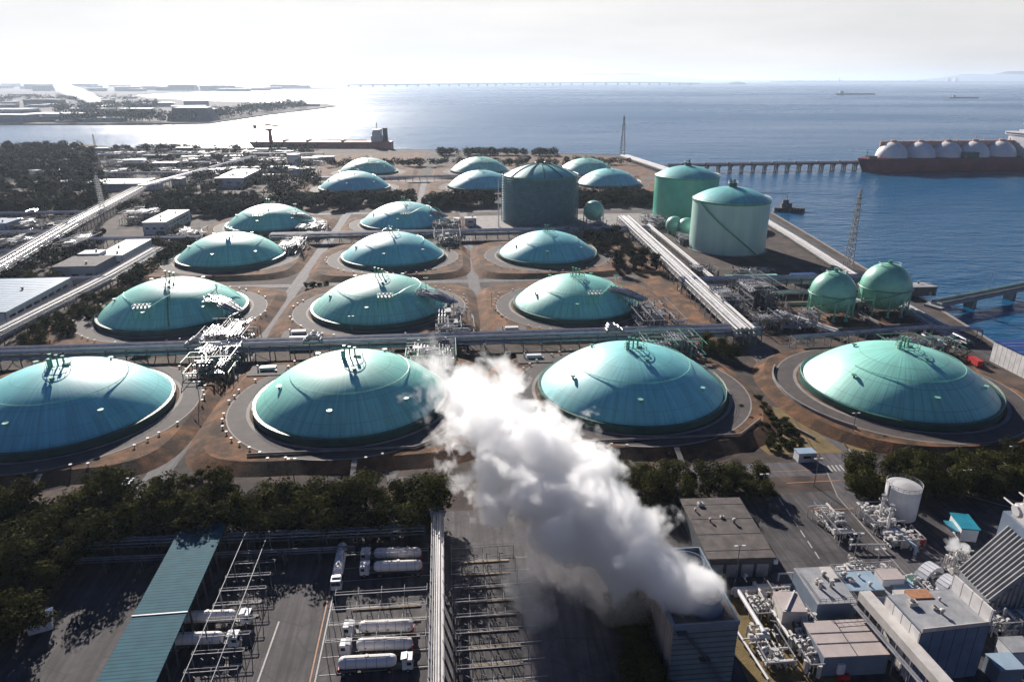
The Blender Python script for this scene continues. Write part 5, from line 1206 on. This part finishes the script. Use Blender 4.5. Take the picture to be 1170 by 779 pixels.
for (x, y, lab, L_, rz, w_) in [(977, 108.5, 'dark cargo ship far out on the right water', 300, 0, 26), (1101, 112.5, 'low dark barge on the far right water', 190, 4, 20), (857, 119, 'tiny dark boat out on the middle water', 26, 60, 7), (590, 96.5, 'faint ship near the distant bridge', 380, 0, 30), (860, 149, 'small speck of a boat below the middle water', 10, 20, 4)]:
    u, v = G(x, y, SEAZ); t = thing('cargo_ship' if L_ > 50 else 'small_boat', lab, 'ship' if L_ > 50 else 'boat', (u, v, SEAZ), R(rz)-YAW)
    hull([(-L_/2, w_*.35, 0), (-L_/2+L_*.1, w_/2, 0), (L_/2-L_*.12, w_/2, 0), (L_/2, .5, -L_*.02)], [(0, .9), (L_*.035, 1)]).build('hull', M['darkgrey'], t)
    MB().box(-L_*.36, 0, L_*.035, L_*.08, w_*.7, L_*.06).beam((-L_*.3, 0, L_*.03), (-L_*.3, 0, L_*.12), L_*.006+.2).build('wheelhouse', M['grey'], t)
# floating platform / tug beyond the pale tank
u0, v0 = G(900, 241, SEAZ); t = thing('tug', 'black work barge with a boom moored off the quay', 'barge', (u0, v0, SEAZ), R(-12))
hull([(-13, 4, 0), (-11, 5, 0), (11, 5, 0), (14, 4, 0)], [(0, .95), (3.2, 1)]).build('hull', M['darkgrey'], t); MB().box(-2, 0, 3.2, 9, 6, 4).box(-3, 0, 7.2, 5, 4, 3).build('wheelhouse', M['darkgrey'], t)
fd = MB()
for k in range(9): fd.cyl((-11+k*2.7, -5.3, .6), (-11+k*2.7, -5.3, 3.3), .7, 8)
fd.build('fender', M['black'], t); MB().beam((-2, 0, 8), (-2, 0, 15), .5).beam((-2, 0, 15), (-24, 4, 15.5), .4).build('boom', M['steel'], t)
# canal bridge
t = thing('canal_bridge', 'grey beam bridge over the canal at the right edge', 'bridge', (262, 326, 0), R(20))
MB().box(50, 0, 1.0, 128, 6, 1.6).box(-13, 0, -.5, 8, 9, 1.8).build('girder', M['grey'], t); MB().box(50, -2.8, 2.62, 128, .3, 1.0).box(50, 2.8, 2.62, 128, .3, 1.0).build('parapet', M['concrete'], t)
for k in range(3): MB().box(14+k*34, 0, -7, 3, 5, 8.5).build('pier', M['concrete'], t)
MB().cyl((-12, 1.6, 3.6), (113, 1.6, 3.6), .4).build('pipe', M['greenlite'], t, True); MB().beam((30, 2, 3.4), (31.5, 2, 13), .2).build('pole', M['white'], t)

# ------------------------------------------------------------------ far land
def flat(name, pix, z, m, thick=5):
    return struct(name, MB().prism([G(x, y, SEAZ) for x, y in pix], SEAZ-3, z), m)
flat('peninsula', [(-260, 143), (60, 143), (160, 143), (240, 142), (300, 133), (385, 122), (372, 119.6), (330, 118.6), (240, 116), (170, 112.5), (150, 108.5), (60, 106.5), (-260, 106)], 0, M['farland'])
flat('far_coast', [(-300, 106.5), (40, 107), (150, 109), (200, 106.5), (300, 103.5), (392, 101.6), (398, 100.9), (340, 99.4), (210, 98.2), (0, 97.8), (-300, 98)], .5, M['farland'])
flat('far_shore_strip', [(880, 94.6), (1400, 94.9), (1400, 94.5), (880, 94.3)], 34, M['farland'])
flat('far_shore_strip', [(-400, 94.0), (220, 94.0), (220, 93.8), (-400, 93.8)], 12, M['farland'])
struct('sports_field', MB().prism([G(78, 135.5), G(132, 134.3), G(140, 131.2), G(100, 133)], 0.02, .3), M['fargreen'])
island = MB(); u, v = G(842, 96.6, SEAZ); island.sphere(0, 0, 0, 200, 20, 5, zs=.28, frm=0); 
island.box(-700, 0, 0, 1500, 120, 9); struct('island', island, M['hillm'], loc=(u, v, SEAZ), rz=-YAW)
hl = MB(); rn = random.Random(2)
def ridge(mb, pts, depth=2500):
    for (x0, z0), (x1, z1) in zip(pts, pts[1:]):
        a, b = Vector((x0, 0)), Vector((x1, 0)); mb.quad((x0, 0, 0), (x1, 0, 0), (x1, depth, z1), (x0, depth, z0)); mb.quad((x1, 2*depth, 0), (x0, 2*depth, 0), (x0, depth, z0), (x1, depth, z1))
pts = [(-9000 + 600*k, 60 + 330*max(0, math.sin(k*.21))*(.7+.5*rn.random())) for k in range(46)]
ridge(hl, pts); struct('hills', hl, M['hillm'], loc=(12000, 33000, SEAZ), rz=-R(22))
# industrial land clutter on the peninsula, shared meshes
fb = thing('far_warehouse', 'x', 'warehouse', (0, 0, 0)); MB().box(0, 0, 0, 60, 40, 12).build('wall', M['grey'], fb); MB().prism([(-31, -21), (31, -21), (31, 21), (-31, 21)], 12.01, 13).build('roof', M['roofwhite'], fb)
used = False; rn = random.Random(11)
for i in range(70):
    if i < 40: x, y = rn.uniform(0, 240), rn.uniform(109, 140)
    else: x, y = rn.uniform(0, 320), rn.uniform(99, 105)
    if i < 40 and x > 170: y = rn.uniform(118, 139)
    if 70 < x < 145 and 129 < y < 138: continue
    u, v = G(x, y); s = rn.uniform(.6, 1.5) * (1 if y > 106 else 2.6)
    lb, gr = ('small pale warehouse on the near hazy peninsula across the water', 'warehouses on the peninsula') if i < 40 else ('tiny pale warehouse on the farther hazy coast', 'warehouses on the farther coast')
    if not used: fb.location = (u, v, 0); fb['label'] = lb; fb['group'] = gr; fb.scale = (s, s, s*rn.uniform(.6, 1.2)); used = True
    else: dup(fb, (u, v, 0), rn.choice((0, .3, -.2)), lb, gr, scale=(s*rn.uniform(.7, 2), s, s*rn.uniform(.6, 1.3)))
for (x, y, sx, sy, h, w_, lab, n_) in [(52, 121, 150, 60, 26, 'darkgrey', 'dark block-like plant on the peninsula', 'far_plant'), (16, 133, 120, 90, 16, 'bluegrey', 'white-roofed shipyard hall at the left of the peninsula', 'far_hall'), (60, 138, 110, 40, 14, 'bluegrey', 'blue shed in front of the white-roofed hall across the water', 'far_hall'), (222, 138, 130, 60, 34, 'darkgrey', 'dark bulky heap-like store at the peninsula shore', 'far_store'), (235, 130, 190, 60, 14, 'darkgrey', 'low dark sheds behind the bulky store', 'far_store'), (330, 121.5, 260, 30, 9, 'darkgrey', 'long low sheds along the peninsula spit', 'far_store'), (318, 101, 180, 90, 46, 'bluegrey', 'tall grey hall on the farther coast, left of three', 'far_hall'), (332, 101, 170, 90, 44, 'bluegrey', 'tall grey hall on the farther coast, middle of three', 'far_hall'), (345, 101, 190, 90, 34, 'bluegrey', 'tall grey hall on the farther coast, right of three', 'far_hall')]:
    u, v = G(x, y); t = thing(n_, lab, 'hall', (u, v, 0), -YAW); MB().box(0, 0, 0, sx, sy, h, taper=.7 if 'bulky' in lab else 1).build('wall', M[w_], t)
    if 'white-roofed' in lab:
        r_ = MB()
        for k in (-1, 1): r_.prism([(0, 0), (1, 0), (1, 1), (0, 1)], 0, .1) if False else r_.beam((k*30, -46, h+2), (k*30, 46, h+2), 52, 9)
        r_.build('roof', M['white'], t)
    else: MB().box(0, 0, h+.02, sx*.68, sy*.68, 1.5).build('roof', M[w_], t)
wood('far_woodland', 'dark strips of trees on the hazy peninsula across the water', [([G(0, 119), G(150, 117), G(150, 114), G(0, 114)], 100), ([G(60, 140), G(230, 141), G(160, 137), G(90, 138)], 120), ([G(60, 131), G(180, 124), G(180, 121), G(60, 127)], 140), ([G(240, 139), G(360, 123), G(330, 121), G(240, 133)], 160)], s=2.6, n_leaf=24, seed=8)
# chimneys and cranes on the horizon
for i, (x, h, r) in enumerate([(78, 190, 10), (130, 210, 9), (165, 230, 10), (112, 120, 16), (58, 110, 30), (172, 120, 40), (178, 90, 50), (192, 130, 16), (12, 110, 40), (88, 90, 30), (30, 70, 60), (150, 80, 50), (100, 70, 50), (205, 60, 60)]):
    u, v = G(x, 94.2, SEAZ)
    if r < 12:
        t = thing('far_chimney', 'faint tall chimney on the horizon at the far left, %s' % ['leftmost of three', 'middle of three', 'rightmost of three'][i], 'chimney', (u, v, 0), 0, 'chimneys on the horizon'); MB().cyl((0, 0, 0), (0, 0, h), r, 8, r*.6).build('stack', M['grey'], t)
    else:
        t = thing('far_tower_block', 'faint block on the far left horizon skyline', 'building', (u, v, 0), 0, 'blocks on the left horizon'); MB().box(0, 0, 0, r*2.2, r*2, h).box(0, 0, h, r, r, h*.15).build('wall', M['bluegrey'], t)
for i in range(46):
    x = 905 + i*5.8 + random.uniform(-2, 2); u, v = G(x, 94.6, SEAZ); h = random.uniform(15, 60) if i not in (9, 31, 32) else 150; r = random.uniform(50, 110) if i not in (9,) else 22
    t = thing('far_block', 'faint low block on the right horizon coast' if i not in (9, 31, 32) else ('faint chimney on the right horizon' if i == 9 else 'pale peaked tower block on the right horizon, %s' % ('left half' if i == 31 else 'right half')), 'building', (u, v, SEAZ), 0, 'blocks on the right horizon'); MB().box(0, 0, 0, r*2, r, h, taper=1 if i < 30 or i > 33 else .5).build('wall', M['bluegrey'] if i % 3 else M['white'], t)
# long bridge
A, B, Cc = Vector(G(398, 99.6, SEAZ)), Vector(G(640, 97.4, SEAZ)), Vector(G(800, 97.6, SEAZ))
t = thing('sea_bridge', 'very long low bridge across the bay on the horizon', 'bridge', (A.x, A.y, SEAZ)); dk, pr = MB(), MB()
for (p, q, n_, z0, z1) in ((A-A, B-A, 22, 26, 40), (B-A, (B-A)+(Cc-B)*.5, 6, 40, 52), ((B-A)+(Cc-B)*.5, Cc-A, 7, 52, 30)):
    dk.beam((p.x, p.y, z0), (q.x, q.y, z1), 26, 16)
    for k in range(n_):
        w_ = p.lerp(q, k/n_); zz = z0+(z1-z0)*k/n_; pr.beam((w_.x, w_.y, -6), (w_.x, w_.y, zz-4), 34, 34)
dk.build('deck', M['darkgrey'], t); pr.build('pier', M['darkgrey'], t)

# ------------------------------------------------------------------ haze
hz = MB(); hz.xyz_box(-58000, 58000, -1900, 88000, -9.0, 260); o = hz.build('haze', bpy.data.materials.new('haze_air'), fixn=True)
tag(o, 'thin pale haze over the plant and the bay', 'haze', None, 'stuff')
m = o.data.materials[0]; m.use_nodes = True; nt = m.node_tree; nt.nodes.remove(nt.nodes['Principled BSDF'])
pv = N(nt, 'ShaderNodeVolumePrincipled'); pv.inputs['Color'].default_value = (.72, .84, 1, 1); pv.inputs['Density'].default_value = .000045; pv.inputs['Anisotropy'].default_value = .35
nt.links.new(pv.outputs[0], nt.nodes['Material Output'].inputs['Volume'])
# ------------------------------------------------------------------ steam
def steam(name, label, A, B, r0, r1, dens, seed, nscale=.085, bend=0.0, amp=1.5, taper=.25, fadein=.02, step=0.2, cat='steam'):
    A, B = Vector(A), Vector(B); D = B-A; Ln = D.length; m = bpy.data.materials.new(name + '_vapour'); m.use_nodes = True; nt = m.node_tree; L = nt.links.new; nt.nodes.remove(nt.nodes['Principled BSDF'])
    def MA(op, a, b=None, c=None, clamp=False):
        n = N(nt, 'ShaderNodeMath', operation=op); n.use_clamp = clamp
        for i, q in enumerate((a, b, c)):
            if q is None: continue
            if isinstance(q, (int, float)): n.inputs[i].default_value = q
            else: L(q, n.inputs[i])
        return n.outputs[0]
    tc = N(nt, 'ShaderNodeTexCoord'); off = N(nt, 'ShaderNodeVectorMath', operation='ADD'); L(tc.outputs['Object'], off.inputs[0]); off.inputs[1].default_value = (seed*31., seed*17., seed*7.)
    n1 = N(nt, 'ShaderNodeTexNoise'); n1.inputs['Scale'].default_value = nscale; n1.inputs['Detail'].default_value = 9; n1.inputs['Roughness'].default_value = .6; n1.inputs['Distortion'].default_value = .25; L(off.outputs[0], n1.inputs['Vector'])
    sp = N(nt, 'ShaderNodeSeparateXYZ'); L(tc.outputs['Object'], sp.inputs[0])
    x, y, z = sp.outputs
    t_ = MA('DIVIDE', x, Ln); tcl = MA('MAXIMUM', t_, 0.0)
    rad = MA('MULTIPLY_ADD', MA('POWER', tcl, .6), r1-r0, r0)
    yc = MA('MULTIPLY', MA('SINE', MA('MULTIPLY', t_, 5.5)), bend)
    dy = MA('SUBTRACT', y, yc)
    d = MA('DIVIDE', MA('SQRT', MA('ADD', MA('MULTIPLY', dy, dy), MA('MULTIPLY', z, z))), rad)
    f = MA('ADD', MA('SUBTRACT', .85, d), MA('MULTIPLY', MA('SUBTRACT', n1.outputs['Fac'], .5), MA('MULTIPLY_ADD', tcl, amp*1.1, amp*1.35)))
    fo = MA('DIVIDE', MA('SUBTRACT', 1.0, t_), taper, clamp=True); fi = MA('DIVIDE', MA('ADD', t_, fadein), fadein+.02, clamp=True)
    f2 = MA('SUBTRACT', f, MA('MULTIPLY', MA('SUBTRACT', 1.0, fo), .75))
    k = MA('MULTIPLY', MA('MULTIPLY', MA('MULTIPLY', f2, 5.0, clamp=True), MA('MULTIPLY', fi, dens)), MA('MULTIPLY', MA('MULTIPLY_ADD', fo, .7, .3), MA('MULTIPLY_ADD', tcl, -.55, 1.0)))
    pv = N(nt, 'ShaderNodeVolumePrincipled'); pv.inputs['Color'].default_value = (.998, .998, 1, 1); pv.inputs['Anisotropy'].default_value = .58; L(k, pv.inputs['Density'])
    L(pv.outputs[0], nt.nodes['Material Output'].inputs['Volume'])
    mb = MB(); n = 16; mm_ = len(mb.v)
    st = [-.03, .0, .15, .4, .7, 1.0, 1.06]
    for q in st:
        rr = (r0 + (r1-r0)*max(q, 0)**.6)*1.55 + abs(bend) + .3
        for i in range(n): a = 2*PI*i/n; mb.v.append((q*Ln, rr*math.cos(a), rr*math.sin(a)))
    for i in range(len(st)-1):
        for j in range(n): e = (j+1) % n; mb.f.append((i*n+j, (i+1)*n+j, (i+1)*n+e, i*n+e))
    mb.f.append(tuple(range(n))); mb.f.append(tuple(range((len(st)-1)*n+n-1, (len(st)-1)*n-1, -1)))
    o = mb.build(name, m, fixn=True); o.location = A; o.rotation_euler = D.to_track_quat('X', 'Z').to_euler(); tag(o, label, cat, None, 'stuff')
    try: m.cycles.volume_step_rate = step
    except Exception: pass
    return o
def G3(x, y, z): return (*G(x, y, z), z)
steam('steam_plume', 'billowing white steam plume rising from the cooling tower', G3(812, 688, 17.5), G3(488, 430, 32), 5.2, 18.5, .6, 1, bend=2.2, taper=.4, nscale=.105, amp=1.75)
steam('low_steam', 'thinner lower steam drifting left over the road from the cooling tower', G3(740, 700, 11), G3(585, 590, 12), 4.5, 8, .08, 3, nscale=.14, amp=2.0)
steam('steam_wisp', 'faint wisp of steam over the edge of the truck yard', G3(622, 712, 5), G3(585, 640, 8), 3.5, 6, .12, 4, nscale=.16)
steam('small_steam', 'small white steam puff beside the teal-roofed cabin', G3(1108, 628, 7), G3(1078, 617, 8), 1.0, 1.8, .9, 6, nscale=.6, step=.4)
steam('far_steam', 'distant white steam trail across the peninsula', (*G(112, 121), 20), (*G(66, 106), 60), 20, 45, .03, 8, nscale=.012, step=.6)
for q in bpy.data.objects:
    if q.get('label') == 'x': bpy.data.objects.remove(q)
